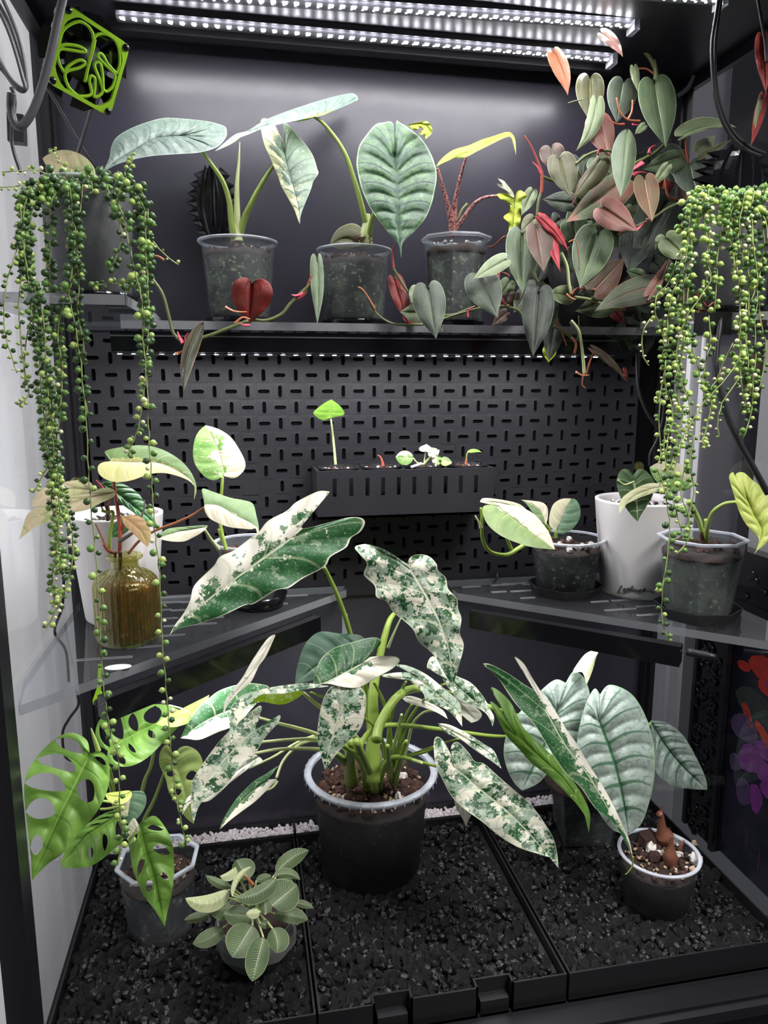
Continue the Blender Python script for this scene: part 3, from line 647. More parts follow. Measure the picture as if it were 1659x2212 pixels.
# ================================================================= gravel trays
trays = [(XL+.004, .053, 'left'), (.0555, .3105, 'middle'), (.3135, .569, 'right')]
FPOTS = []   # (x, y, r) footprints, filled below
def find(px, py, z): return atz(px, py, z)
GZ = -.603
foot = [(800, 1945, 117), (1445, 2003, 74), (330, 2053, 68), (545, 2122, 62), (1272, 1842, 72)]
for px, py, rp in foot:
    p = atz(px, py, GZ); r_ = rp*MP(p); FPOTS.append((p.x+RT.y*0, p.y+r_, r_))
YT0, YT1 = -.319, -.034
for xa, xb, nm in trays:
    lab = {'left': 'leftmost black tray of lava gravel, under the split-leaf plant', 'middle': 'middle black tray of lava gravel under the largest pot', 'right': 'rightmost black tray of lava gravel beside the right glass'}[nm]
    e = empty('gravel_tray', ((xa+xb)/2, (YT0+YT1)/2, ZF), lab, 'tray', 'gravel trays on the cabinet floor')
    mb = MB(); th = .002; zt_ = -.598
    mb.box((xa, YT0, ZF), (xb, YT1, ZF+.003)); mb.box((xa, YT0+th, ZF), (xa+th, YT1, zt_)); mb.box((xb-th, YT0+th, ZF), (xb, YT1, zt_)); mb.box((xa, YT1-th, ZF), (xb, YT1, zt_+.004))
    notches = {'left': [], 'middle': [.1285, .2335], 'right': [.38, .47]}[nm]; xs = [xa]
    if nm == 'right': notches = []
    for c_ in notches:
        mb.box((xs[-1], YT0, ZF), (c_-.018, YT0+th, zt_)); mb.box((c_-.018, YT0+.011, ZF), (c_+.018, YT0+.011+th, zt_))
        mb.box((c_-.018-th, YT0, ZF), (c_-.018, YT0+.013, zt_)); mb.box((c_+.018, YT0, ZF), (c_+.018+th, YT0+.013, zt_)); mb.box((c_-.015, YT0, ZF), (c_+.015, YT0+.011, ZF+.018)); xs.append(c_+.018)
    mb.box((xs[-1], YT0, ZF), (xb, YT0+th, zt_)); mb.build('tray_shell', M['tray'], e)
    r = random.Random(hash(nm) % 7 if False else len(nm)); P = []; step_ = .0080
    yy = YT0+.0085
    while yy < YT1-.004:
        xx = xa+.0075+r.random()*.003
        while xx < xb-.0075:
            x, y = xx+r.uniform(-.0022, .0022), yy+r.uniform(-.0022, .0022)
            ok = all((x-a)**2+(y-b)**2 > (c_*.80)**2 for a, b, c_ in FPOTS)
            if any(abs(x-c_) < .024 and y < YT0+.019 for c_ in notches): ok = False
            if ok: P.append((x, y, GZ-.004+.005*noise.noise(Vector((x*30, y*30, 3)))+r.uniform(-.0015, .002), (.0036+.0036*r.random()**1.6)*(1.25 if r.random() < .08 else 1)))
            xx += step_
        yy += step_*.92
    P.sort(key=lambda p: -(p[3]/proj(p[:3])[2] if proj(p[:3])[1] < 2212 else 0)); P2 = [p for p in P]
    for k, p in enumerate(P2[:300]): stone(e, 'lava_stone', p[:3], p[3]*1.1, 'lava' if r.random() < .75 else 'lava2', r)
    for mt in ('lava', 'lava2'):
        mb = MB()
        for p in P2[300:]:
            if (r.random() < .78) == (mt == 'lava'): stones_mb(mb, p[:3], p[3]*1.1, r)
        if mt == 'lava':
            mb.box((xa+.003, YT0+.016, ZF+.004), (xb-.003, YT1-.003, GZ-.007))
        mb.build('lava_gravel', M[mt], e, kind='stuff')
# white gravel channel at the back
e = empty('gravel_channel', (.2, -.018, ZF), 'narrow black channel of white gravel along the back wall', 'tray')
mb = MB()
mb.box((XL+.01, -.033, ZF), (XR-.01, -.031, -.594)); mb.box((XL+.01, -.004, ZF), (XR-.01, -.002, -.592))
for x in (.054, .312): mb.box((x-.0015, -.033, ZF), (x+.0015, -.003, -.588))
mb.build('channel_shell', M['tray'], e)
r = random.Random(9); P = []
for k in range(2300):
    x = r.uniform(XL+.015, XR-.015); y = r.uniform(-.029, -.006); P.append((x, y, -.602+.006*r.random()+.004*noise.noise(Vector((x*25, y*10, 1)))))
P.sort(key=lambda p: -(p[2]-p[1]*.3))
for p in P[:300]: stone(e, 'white_stone', p, .0024+.0012*r.random(), 'white_stone', r)
mb = MB()
for p in P[300:]: stones_mb(mb, p, .0024+.0012*r.random(), r)
mb.build('white_gravel', M['white_stone'], e, kind='stuff')
# ================================================================= pots
def potpos(cx_, ybot, z, wb): p = atz(cx_, ybot, z); r_ = wb/2*MP(p); return Vector((p.x+FW.x*r_, p.y+FW.y*r_, z)), r_
def solve_h(c_, ytop, x=None):
    lo, hi = 0, .5
    for _ in range(40):
        mi = (lo+hi)/2
        if proj((c_.x, c_.y, c_.z+mi))[1] > ytop: lo = mi
        else: hi = mi
    return lo
def pot(e, c_, rb, rt, h, n=48, rot=0., root='rootdark', shell='potclear', rimw=.0035, rimh=.004, soilgap=.010, soil='soil', chips=(), lip=None, fill=.93, seed=1, rimmat='potrim', ribs=0):
    """thin-walled see-through nursery pot with the substrate inside"""
    th = .0012; mb = MB(); z0 = .002
    mb.lathe([(rb*.9, z0), (rb, z0+.003), (rt, h), (rt-th, h), (rb-th, z0+.003)], c_, n, rot, cap0=True)
    sh = mb.build('pot', M[shell], e, n > 12)
    mb = MB().lathe([(rt-th, h-rimh*.4), (rt+rimw*.6, h-rimh*.6), (rt+rimw, h-rimh*.2), (rt+rimw, h+.0006), (rt+rimw*.3, h+.0012), (rt-th, h+.0004)], c_, n, rot); mb.build('rim', M[rimmat], sh, n > 12)
    if ribs:
        mb = MB()
        for i in range(ribs):
            a = i/ribs*6.283; mb.beam(c_+Vector((math.cos(a)*(rt+rimw+.0004), math.sin(a)*(rt+rimw+.0004), h-.006)), c_+Vector((math.cos(a)*(rt+rimw+.0004), math.sin(a)*(rt+rimw+.0004), h+.001)), .0008, .0008, (1, .3, 0))
        mb.build('rim_mark', M['potrim'], sh, kind='stuff')
    f = .965; hs = h-soilgap; rs_ = rb+(rt-rb)*hs/h-th
    mb = MB().lathe([(rb*.85, z0+.003), (rb*f-.001, z0+.006), (rs_*f, hs*fill)], c_, n, rot, cap0=True, rfun=None); mb.build('root_ball', M[root], e, n > 12)
    mb = MB(); r = random.Random(seed); R_ = 9; Nn = 36
    for j in range(R_+1):
        for i in range(Nn):
            a = 6.283*i/Nn; q = rs_*.975*j/R_; p = Vector((q*math.cos(a), q*math.sin(a), 0)); p.z = hs-.001+.004*noise.noise(Vector((p.x*60+seed, p.y*60, seed)))-(.004 if j == R_ else 0); mb.V.append(c_+p)
    for j in range(R_):
        for i in range(Nn): k = (i+1) % Nn; mb.F.append([j*Nn+i, j*Nn+k, (j+1)*Nn+k, (j+1)*Nn+i])
    mb.F.append([R_*Nn+i for i in range(Nn)][::-1])
    base_i = len(mb.V)
    for i in range(Nn): a = 6.283*i/Nn; mb.V.append(c_+Vector((rs_*.96*math.cos(a), rs_*.96*math.sin(a), hs*fill-.003)))
    for i in range(Nn): k = (i+1) % Nn; mb.F.append([R_*Nn+i, R_*Nn+k, base_i+k, base_i+i])
    mb.build('soil', M[soil], e, True)
    for nm, mt, cnt, s0, s1, single in chips:
        grit = MB()
        for k in range(cnt):
            a = r.random()*6.283; q = rs_*.9*math.sqrt(r.random()); p = c_+Vector((q*math.cos(a), q*math.sin(a), hs+.0005+.002*r.random())); sz = s0+(s1-s0)*r.random()
            if single: stone(e, nm, p, sz, mt, r)
            else: stones_mb(grit, p, sz, r)
        if not single: grit.build(nm, M[mt], e, kind='stuff')
    return sh
def saucer(c_, r_, h, label, n=48, rot=0., mt='blackgloss', flare=1.08):
    z = c_.z; e = empty('saucer', c_, label, 'saucer')
    mb = MB().lathe([(r_*.92, 0), (r_*flare, h), (r_*flare-.0015, h), (r_*.9, .0016)], c_, n, rot, cap0=True); mb.F.append([3*n+i for i in range(n)][::1])
    mb.build('dish', M[mt], e, n > 12); return e

# ---------------- plants on the top shelf
def toppot(cx_, Y, ytop, wt, wb):
    p = at(cx_, 690, Y); c_ = Vector((p.x, Y, SZ+.0035)); s_ = MP(c_); c_.x = at(cx_, ytop, Y).x*.5+at(cx_, 690, Y).x*.5
    return c_, wb/2*s_, wt/2*s_, solve_h(c_, ytop)
CH = (('bark_piece', 'barkdark', 26, .002, .0045, False), ('grit', 'perlite', 20, .001, .002, False))
c_, rb, rt, h = toppot(516, -.068, 523, 166, 128)
saucer(c_-Vector((0, 0, .0033)), rb*1.06, .007, 'black saucer under the left clear pot of the top shelf')
A = empty('potted_alocasia', c_, 'grey-green ribbed-leaf alocasia in the leftmost clear pot of the top shelf', 'plant')
pot(A, c_, rb, rt-.003, h, root='rootgreen', chips=CH, seed=1, shell='pothaze')
leaf(A, 'dragon_grey', C1('1175,868 1000,880 850,960 740,1030 645,1110'), C1('1452,842 1440,810 1370,785 1300,772 1180,760 1050,755 930,785 820,830 745,880 712,940 700,1010 672,1070 645,1110'), C1('1452,842 1448,875 1415,920 1370,950 1280,975 1150,985 1000,995 900,1010 800,1035 730,1060 680,1090 645,1110'), -.085, up=1.1, sl=0, nk=84, k0=.16)
leaf(A, 'dragon_varieg', C2('220,965 245,1080 285,1220 310,1330 320,1435'), C2('225,930 150,790 85,757 68,800 90,920 125,1000 150,1060 180,1130 205,1200 245,1270 285,1345 305,1400 320,1435'), C2('225,930 215,800 240,795 300,860 360,930 405,1000 430,1080 438,1110 405,1160 390,1210 345,1320 325,1380 320,1435'), -.105, up=.45, sl=.25, fold=(.35, .12), nk=72)
stem(A, 'petg', C1('1290,965 1360,1060 1425,1160 1465,1280 1478,1400 1492,1500 1500,1530'), 3.6, 8, -.095, -.070); stem(A, 'petg', C2('155,1055 110,1120 50,1220 0,1320')+[(529, 470), (517, 512)], 3.4, 8, -.100, -.068)
stem(A, 'stempale', [(513, 515), (512, 460), (512, 400), (516, 350), (518, 307)], 9, .6, -.070, name='spike', n=10); stem(A, 'stempale', [(505, 480), (509, 500), (512, 522)], 8, 14, -.069, name='stem_base', n=12); stem(A, 'petg', C1('1180,870 1240,900 1290,965'), 3, 3.5, -.08, -.095)
c_, rb, rt, h = toppot(765, -.068, 541, 158, 128)
saucer(c_-Vector((0, 0, .0033)), rb*1.06, .007, 'black saucer under the middle clear pot of the top shelf')
B = empty('potted_alocasia', c_, 'alocasia with one big deep green shield leaf in the middle clear pot', 'plant')
pot(B, c_, rb, rt-.003, h, root='rootgreen', chips=CH+(('bark_chunk', 'bark', 8, .003, .006, True),), seed=2, shell='pothaze')
leaf(B, 'dragon_green', C2('925,995 938,1100 945,1250 950,1400 955,1500 966,1655'), C2('928,930 915,790 850,785 800,800 740,870 700,930 685,1000 682,1060 695,1130 712,1200 740,1270 775,1340 825,1410 880,1480 925,1530 952,1570 960,1610 966,1655'), C2('928,930 935,780 960,785 1010,815 1090,880 1140,950 1180,1040 1195,1130 1180,1230 1160,1310 1120,1400 1060,1470 1000,1530 972,1570 970,1610 966,1655'), -.125, up=.42, sl=-.05, fold=.12, nk=90, nv=8)
leaf(B, 'dragon_grey', C2('480,735 350,760 150,790 0,835')+[(503, 309), (464, 327)], C2('689,620 675,606 640,598 500,628 300,690 150,745 60,790')+[(535, 282), (505, 292), (464, 327)], C2('689,622 692,640 670,648 640,650 500,690 450,715 330,765 220,788 100,815')+[(540, 289), (505, 303), (464, 327)], -.10, up=2.4, nk=72, fold=0)
leaf(B, 'monstera_under', C2('410,748 350,750 290,765 220,785'), C2('410,745 440,715 400,712 330,745 220,785'), C2('410,750 380,765 330,775 280,780 220,785'), -.103, up=1)
stem(B, 'petg', C2('410,748 470,790 560,900 620,1010 660,1130 705,1280 735,1400 760,1480'), 3, 7, -.098, -.068); stem(B, 'petg', [(852, 336), (835, 400), (815, 445), (802, 480), (797, 515)], 3, 6, -.115, -.072); stem(B, 'stempale', C2('755,1370 745,1440 740,1500 740,1580'), 5, 17, -.070, name='stem_base', n=12)
leaf(B, 'mic_olive', C2('700,1570 640,1530 580,1530 510,1570'), C2('700,1560 720,1480 690,1440 640,1430 570,1460 530,1510 510,1570'), C2('700,1575 640,1590 560,1590 510,1570'), -.04, up=.5)
leaf(B, 'acid_yellow', C2('1010,800 1080,790 1130,800 1150,840 1125,890'), C2('1010,800 1060,785 1130,775 1160,810 1165,850 1125,890'), C2('1010,805 1060,835 1090,815 1120,830 1080,855 1110,865 1125,890'), -.118, up=.5, wave=.003, nw=6)
r = random.Random(4); mb = MB()
for k in range(40):
    p = at(C2('725,1550')[0][0]+r.uniform(-16, 16), 521+r.uniform(-10, 6), -.078); mb.tube([p, p+Vector((r.uniform(-.006, .006), r.uniform(-.004, .004), r.uniform(-.002, .006)))], .0005, 4)
mb.build('dry_sheath', M['brown'], B, kind='stuff')
c_, rb, rt, h = toppot(984, -.068, 515, 134, 112)
saucer(c_-Vector((0, 0, .0033)), rb*1.05, .007, 'black saucer under the right clear pot of the top shelf', 8, .39)
Cc = empty('potted_alocasia', c_, 'alocasia with speckled pink stems and lime leaf in an eight-sided pot', 'plant')
pot(Cc, c_, rb*1.03, rt*1.02, h, n=8, rot=.39, root='rootgreen', chips=(('grit', 'pebble', 22, .0015, .003, False),), seed=3, shell='pothaze', rimh=.006)
stem(Cc, 'zebra', C2('1200,1075 1225,1170 1255,1270 1275,1350 1290,1440 1290,1510'), 3, 8, -.085, -.070); stem(Cc, 'zebra', C2('1382,1005 1355,1100 1325,1230 1310,1330 1300,1500'), 2.4, 7, -.09, -.070)
stem(Cc, 'zebra', C2('1590,1252 1500,1265 1430,1310 1370,1390 1330,1450 1300,1510'), 2.6, 7, -.10, -.072); stem(Cc, 'stempale', C2('1392,1305 1360,1340 1335,1390 1318,1420'), 3.5, 2, -.085, -.074, name='bud')
stem(Cc, 'stemorange', C6('140,90 70,60 -20,30')+[(1068, 530), (1053, 534)], 1.5, 2, -.10, -.07, name='root')
leaf(Cc, 'acid_yellow', C2('1360,985 1450,950 1560,890 1640,860')+C3('15,870 35,920 46,995'), C2('1195,1056 1230,1012 1300,960 1400,930 1480,895 1560,870 1640,845')+C3('20,855 42,900 46,995'), C2('1195,1058 1198,1066 1290,1020 1380,1005 1460,965 1550,920 1640,878')+C3('15,880 32,930 46,995'), -.105, up=1.3, wave=.002, nw=5, nk=60)
Q5 = crop(1020, 380, 1659/320)
leaf(Cc, 'acid_yellow', Q5('480,250 475,350 465,480 450,600 385,740'), Q5('470,240 380,200 300,195 280,215 330,270 420,320 415,400 350,460 400,520 410,600 385,740'), Q5('480,240 500,180 540,160 600,200 610,250 570,320 540,400 545,470 520,580 450,680 385,740'), -.112, up=.3, wave=.003, nw=5, nk=60, relief=.002)
leaf(Cc, 'white_leaf', Q5('470,240 400,150 340,90 285,25'), Q5('470,245 400,200 390,160 300,120 280,85 340,100 310,60 285,25'), Q5('475,240 450,170 400,110 360,60 285,25'), -.114, up=.3, wave=.002)
# corrugated spiked trellis plates
def spiked(name, cx_, cy_, w_, h_, Y, label, post):
    p = at(cx_, cy_, Y); s_ = MP(p); e = empty(name, (p.x, Y, at(cx_, cy_+h_/2, Y).z), label, 'trellis'); W, H = w_*s_, h_*s_; N_ = 7
    def prof(t_): return (W*.40*math.sin(math.pi*(.14+.72*t_))+W*.02) 
    V = []; Fc = []; nx_ = 15
    for i in range(2*N_+1):
        t_ = i/(2*N_); half = prof(t_)+(W*.15 if i % 2 else 0)
        for j in range(nx_): u_ = -1+2*j/(nx_-1); V.append(p+Vector((u_*(half if j in (0, nx_-1) else prof(t_)*.97), .012*u_*u_+.0018*math.cos(u_*13), H*(.5-t_)+(H*.05*(1 if j % 4 == 2 else -.2) if i in (0, 2*N_) else 0)*(1 if i == 0 else -1))))
    for i in range(2*N_):
        for j in range(nx_-1): a = i*nx_+j; Fc.append((a, a+nx_, a+nx_+1, a+1))
    n_ = len(V); V += [v+Vector((0, .0022, 0)) for v in V]; Fc += [tuple(x+n_ for x in f[::-1]) for f in Fc]
    edge = [(i*nx_, (i+1)*nx_) for i in range(2*N_)]+[((i+1)*nx_-1, (i+2)*nx_-1) for i in range(2*N_)]+[(j, j+1) for j in range(nx_-1)]+[(2*N_*nx_+j, 2*N_*nx_+j+1) for j in range(nx_-1)]
    Fc += [(a, b, b+n_, a+n_) for a, b in edge]
    mesh('plate', V, Fc, M['blackgloss'], e, False)
    if post: MB().beam(at(cx_+2, cy_+h_*.40, Y+.001), at(cx_+2, post, Y+.001), .008, .003, (0, 1, 0)).build('post', M['blackgloss'], e)
spiked('spiked_trellis', 459, 434, 98, 140, -.035, 'black spiked corrugated plate rising behind the left clear pot', 520)
spiked('spiked_trellis', 1605, 385, 180, 130, -.17, 'black spiked corrugated plate above the right string of pearls', None)

# ---------------- big heart-leaf climber on the right of the top shelf
c_ = Vector((at(1290, 690, -.075).x, -.072, SZ+.002))
Mi = empty('trailing_philodendron', c_, 'large trailing heart-leaf climber with velvety bronze leaves on the right of the top shelf', 'plant')
mb = MB().lathe([(.05, 0), (.062, .085), (.060, .085), (.048, .002)], c_, 32, cap0=True); mb.build('pot', M['blackmatt'], Mi, True)
MB().lathe([(0.001, .078), (.060, .076)], c_, 24).build('soil', M['soil'], Mi, True)
# attachment, tip, half width(s), depth, colour, bend (crop coordinates)
def mset(cr, rows, dflt=-.12):
    for row in rows:
        A_, T_, w_, mt = row[:4]; Y = row[4] if len(row) > 4 else dflt; bend = row[5] if len(row) > 5 else 0; kw = row[6] if len(row) > 6 else {}
        s_ = 1/2.9625; w2 = tuple(x*s_ for x in w_) if isinstance(w_, tuple) else w_*s_
        rr_ = random.Random(int(A_[0]*7+T_[1])); o_ = cr('0,0')[0]
        lf(Mi, mt, kw.pop('kind', 'heart'), (o_[0]+A_[0]*s_, o_[1]+A_[1]*s_), (o_[0]+T_[0]*s_, o_[1]+T_[1]*s_), w2, Y, bend=bend*s_, **{**dict(up=.35+.3*rr_.random(), sl=rr_.uniform(-.3, .3), fold=rr_.uniform(.0, .25), dT=rr_.uniform(-.012, .01), wave=.0012), **kw})
# dark filling foliage deep in the cluster
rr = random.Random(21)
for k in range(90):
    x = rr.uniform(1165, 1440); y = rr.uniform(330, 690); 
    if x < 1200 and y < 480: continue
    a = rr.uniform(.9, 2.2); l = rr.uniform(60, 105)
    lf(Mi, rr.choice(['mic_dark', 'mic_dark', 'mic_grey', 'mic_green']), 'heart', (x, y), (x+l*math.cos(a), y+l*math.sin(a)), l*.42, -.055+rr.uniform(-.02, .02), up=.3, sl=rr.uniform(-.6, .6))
mset(C3, [
 ((295, 345), (378, 612), (55, 60), 'mic_orange', -.17, 14), ((600, 215), (730, 365), (45, 38), 'mic_pink', -.15, 14), ((520, 505), (520, 780), 92, 'mic_olive', -.09), ((735, 530), (688, 790), (100, 95), 'mic_grey', -.10), ((800, 432), (826, 590), (30, 28), 'mic_light', -.105),
 ((935, 540), (1005, 945), (120, 120), 'mic_green', -.12), ((560, 660), (425, 970), (60, 45), 'mic_light', -.13, 30), ((568, 765), (645, 1012), (88, 95), 'mic_pink', -.125), ((760, 820), (718, 1262), (72, 85), 'mic_green', -.17, 0, dict(kind='lance', fold=.5)), ((870, 800), (805, 862), 26, 'mic_light', -.15),
 ((1120, 868), (1460, 815), (75, 18), 'mic_light', -.14, 30, dict(up=1.2)), ((1210, 970), (1325, 868), 52, 'mic_light', -.12), ((1230, 1000), (1438, 888), 22, 'mic_olive', -.13), ((1160, 1050), (1212, 1282), (130, 120), 'mic_grey', -.13, 0, dict(sl=.1)), ((1085, 1010), (855, 1085), (75, 60), 'mic_green', -.13), ((1000, 1040), (1085, 1180), 60, 'mic_grey', -.115), ((1100, 980), (1150, 1060), 42, 'mic_pinkgreen', -.12),
 ((270, 945), (310, 1110), 82, 'mic_brown', -.10), ((560, 1010), (660, 1130), 90, 'mic_green', -.09), ((325, 1015), (392, 1262), (100, 90), 'mic_olive', -.14), ((580, 1020), (405, 1275), (95, 30), 'mic_olive', -.145, 0, dict(fold=.4)), ((565, 1060), (400, 1325), (20, 30), 'mic_red', -.14, -20), ((405, 1300), (212, 1275), (60, 70), 'mic_grey', -.12), ((150, 1225), (80, 1380), 42, 'mic_light', -.11),
 ((720, 1160), (360, 1425), (125, 80), 'mic_pinkgreen', -.13, 0, dict(up=.9)), ((600, 1150), (700, 1190), 60, 'mic_grey', -.11), ((870, 1150), (918, 1420), (82, 80), 'mic_tan', -.175), ((1015, 1060), (915, 1200), (38, 32), 'mic_light', -.165), ((600, 1330), (828, 1478), (95, 100), 'mic_pink', -.19, 0, dict(sl=0)), ((900, 1390), (910, 1425), 25, 'mic_pink', -.17),
 ((1010, 1290), (790, 1700), (170, 150), 'mic_dark', -.10), ((830, 1450), (770, 1760), 110, 'mic_dark', -.11), ((410, 1420), (450, 1600), (100, 90), 'mic_green', -.125), ((540, 1430), (515, 1530), 46, 'mic_light', -.12), ((570, 1500), (455, 1848), (120, 135), 'mic_green', -.155, 0, dict(kind='heart')), ((790, 1320), (770, 1400), 40, 'mic_light', -.13), ((330, 1400), (280, 1440), 60, 'mic_grey', -.10),
 ((180, 1460), (225, 1745), (95, 75), 'mic_brown', -.175), ((205, 1400), (385, 1615), (42, 28), 'mic_hot', -.172, 12), ((210, 1420), (330, 1740), (60, 30), 'mic_hot', -.165), ((85, 1500), (85, 1880), (110, 105), 'mic_green', -.16), ((160, 1400), (75, 1490), 50, 'mic_olive', -.14), ((1010, 1530), (1155, 1670), (85, 85), 'mic_light', -.20, 0, dict(sl=0)), ((1000, 1530), (935, 1600), 50, 'mic_light', -.198),
 ((1630, 250), (1645, 595), (60, 60), 'mic_red', -.24), ((1622, 628), (1550, 935), (42, 30), 'mic_red', -.22), ((1600, 640), (1548, 925), (26, 8), 'mic_light', -.222), ((350, 1440), (300, 1490), 40, 'mic_grey', -.1), ((1150, 1240), (1080, 1330), 60, 'mic_brown', -.09), ((1000, 1130), (940, 1300), 70, 'mic_red', -.09)])
mset(C6, [
 ((555, 372), (745, 165), (100, 90), 'mic_brown', -.185, 0, dict(relief=.004)), ((940, 350), (548, 512), (95, 85), 'mic_stripe', -.19, -25, dict(up=.8)), ((903, 405), (1035, 148), (45, 26), 'mic_pink', -.20, -14), ((400, 410), (240, 395), (60, 65), 'mic_light', -.16), ((640, 440), (425, 510), (95, 60), 'mic_green', -.15), ((560, 350), (440, 400), 50, 'mic_stripe', -.14),
 ((190, 392), (155, 802), (108, 98), 'mic_dark', -.20, 0, dict(fold=.15)), ((290, 615), (255, 835), (62, 58), 'mic_dark', -.13), ((262, 740), (254, 838), (46, 44), 'mic_backlit', -.135), ((705, 560), (622, 728), 60, 'mic_dark', -.12), ((850, 640), (875, 800), 78, 'mic_dark', -.11), ((548, 758), (757, 965), (28, 24), 'mic_brown', -.18, 16), ((740, 880), (760, 962), 14, 'mic_red', -.181),  # yellow tip piece imitates lamp light coming through the dark leaf
 ((670, 505), (745, 595), 42, 'mic_red', -.13), ((1145, 352), (1078, 560), (30, 26), 'mic_brown', -.22), ((1110, 380), (1072, 720), (26, 22), 'mic_brown', -.221, 10), ((850, 285), (750, 250), 42, 'mic_green', -.15), ((170, 350), (60, 440), 60, 'mic_grey', -.12), ((120, 390), (30, 520), 60, 'mic_grey', -.14), ((40, 400), (10, 500), 40, 'mic_brown', -.15), ((80, 300), (90, 395), (24, 20), 'mic_pink', -.17), ((420, 560), (520, 640), 50, 'mic_dark', -.10), ((250, 470), (300, 560), 60, 'mic_dark', -.1), ((20, 200), (120, 330), 50, 'mic_grey', -.10), ((360, 130), (420, 270), 80, 'mic_grey', -.11), ((900, 200), (1000, 330), 80, 'mic_dark', -.10), ((860, 440), (900, 530), 60, 'mic_dark', -.12), ((960, 230), (860, 130), 60, 'mic_grey', -.11), ((760, 530), (860, 590), 50, 'mic_dark', -.12)])
mset(C5, [
 ((1630, 185), (1425, 305), (50, 60), 'mic_light', -.19, 0, dict(up=.8)), ((1470, 285), (1585, 552), (110, 120), 'mic_grey', -.18), ((1140, 365), (1192, 690), (100, 112), 'mic_grey', -.18), ((1070, 362), (1030, 462), 42, 'mic_light', -.15), ((1105, 520), (958, 515), (70, 62), 'mic_light', -.165), ((925, 310), (1010, 590), (60, 50), 'mic_red', -.14), ((1000, 540), (1110, 600), 35, 'mic_red', -.13), ((1640, 520), (1548, 602), (36, 40), 'mic_brown', -.15), ((1660, 320), (1600, 420), 50, 'mic_light', -.13),
 ((432, 195), (430, 598), (36, 52), 'mic_green', -.14, 8), ((1195, 585), (1252, 650), (12, 14), 'mic_brown', -.16)])
mset(C4, [((1300, 580), (1178, 1018), (52, 46), 'mic_tan', -.19, -34, dict(kind='lance', fold=.5)), ((1300, 580), (1178, 1018), (46, 30), 'mic_stripe', -.193, -34, dict(kind='lance', fold=.5)), ((1612, 335), (1592, 600), (138, 128), 'mic_red', -.155, 0, dict(fold=-.1, up=.1))])
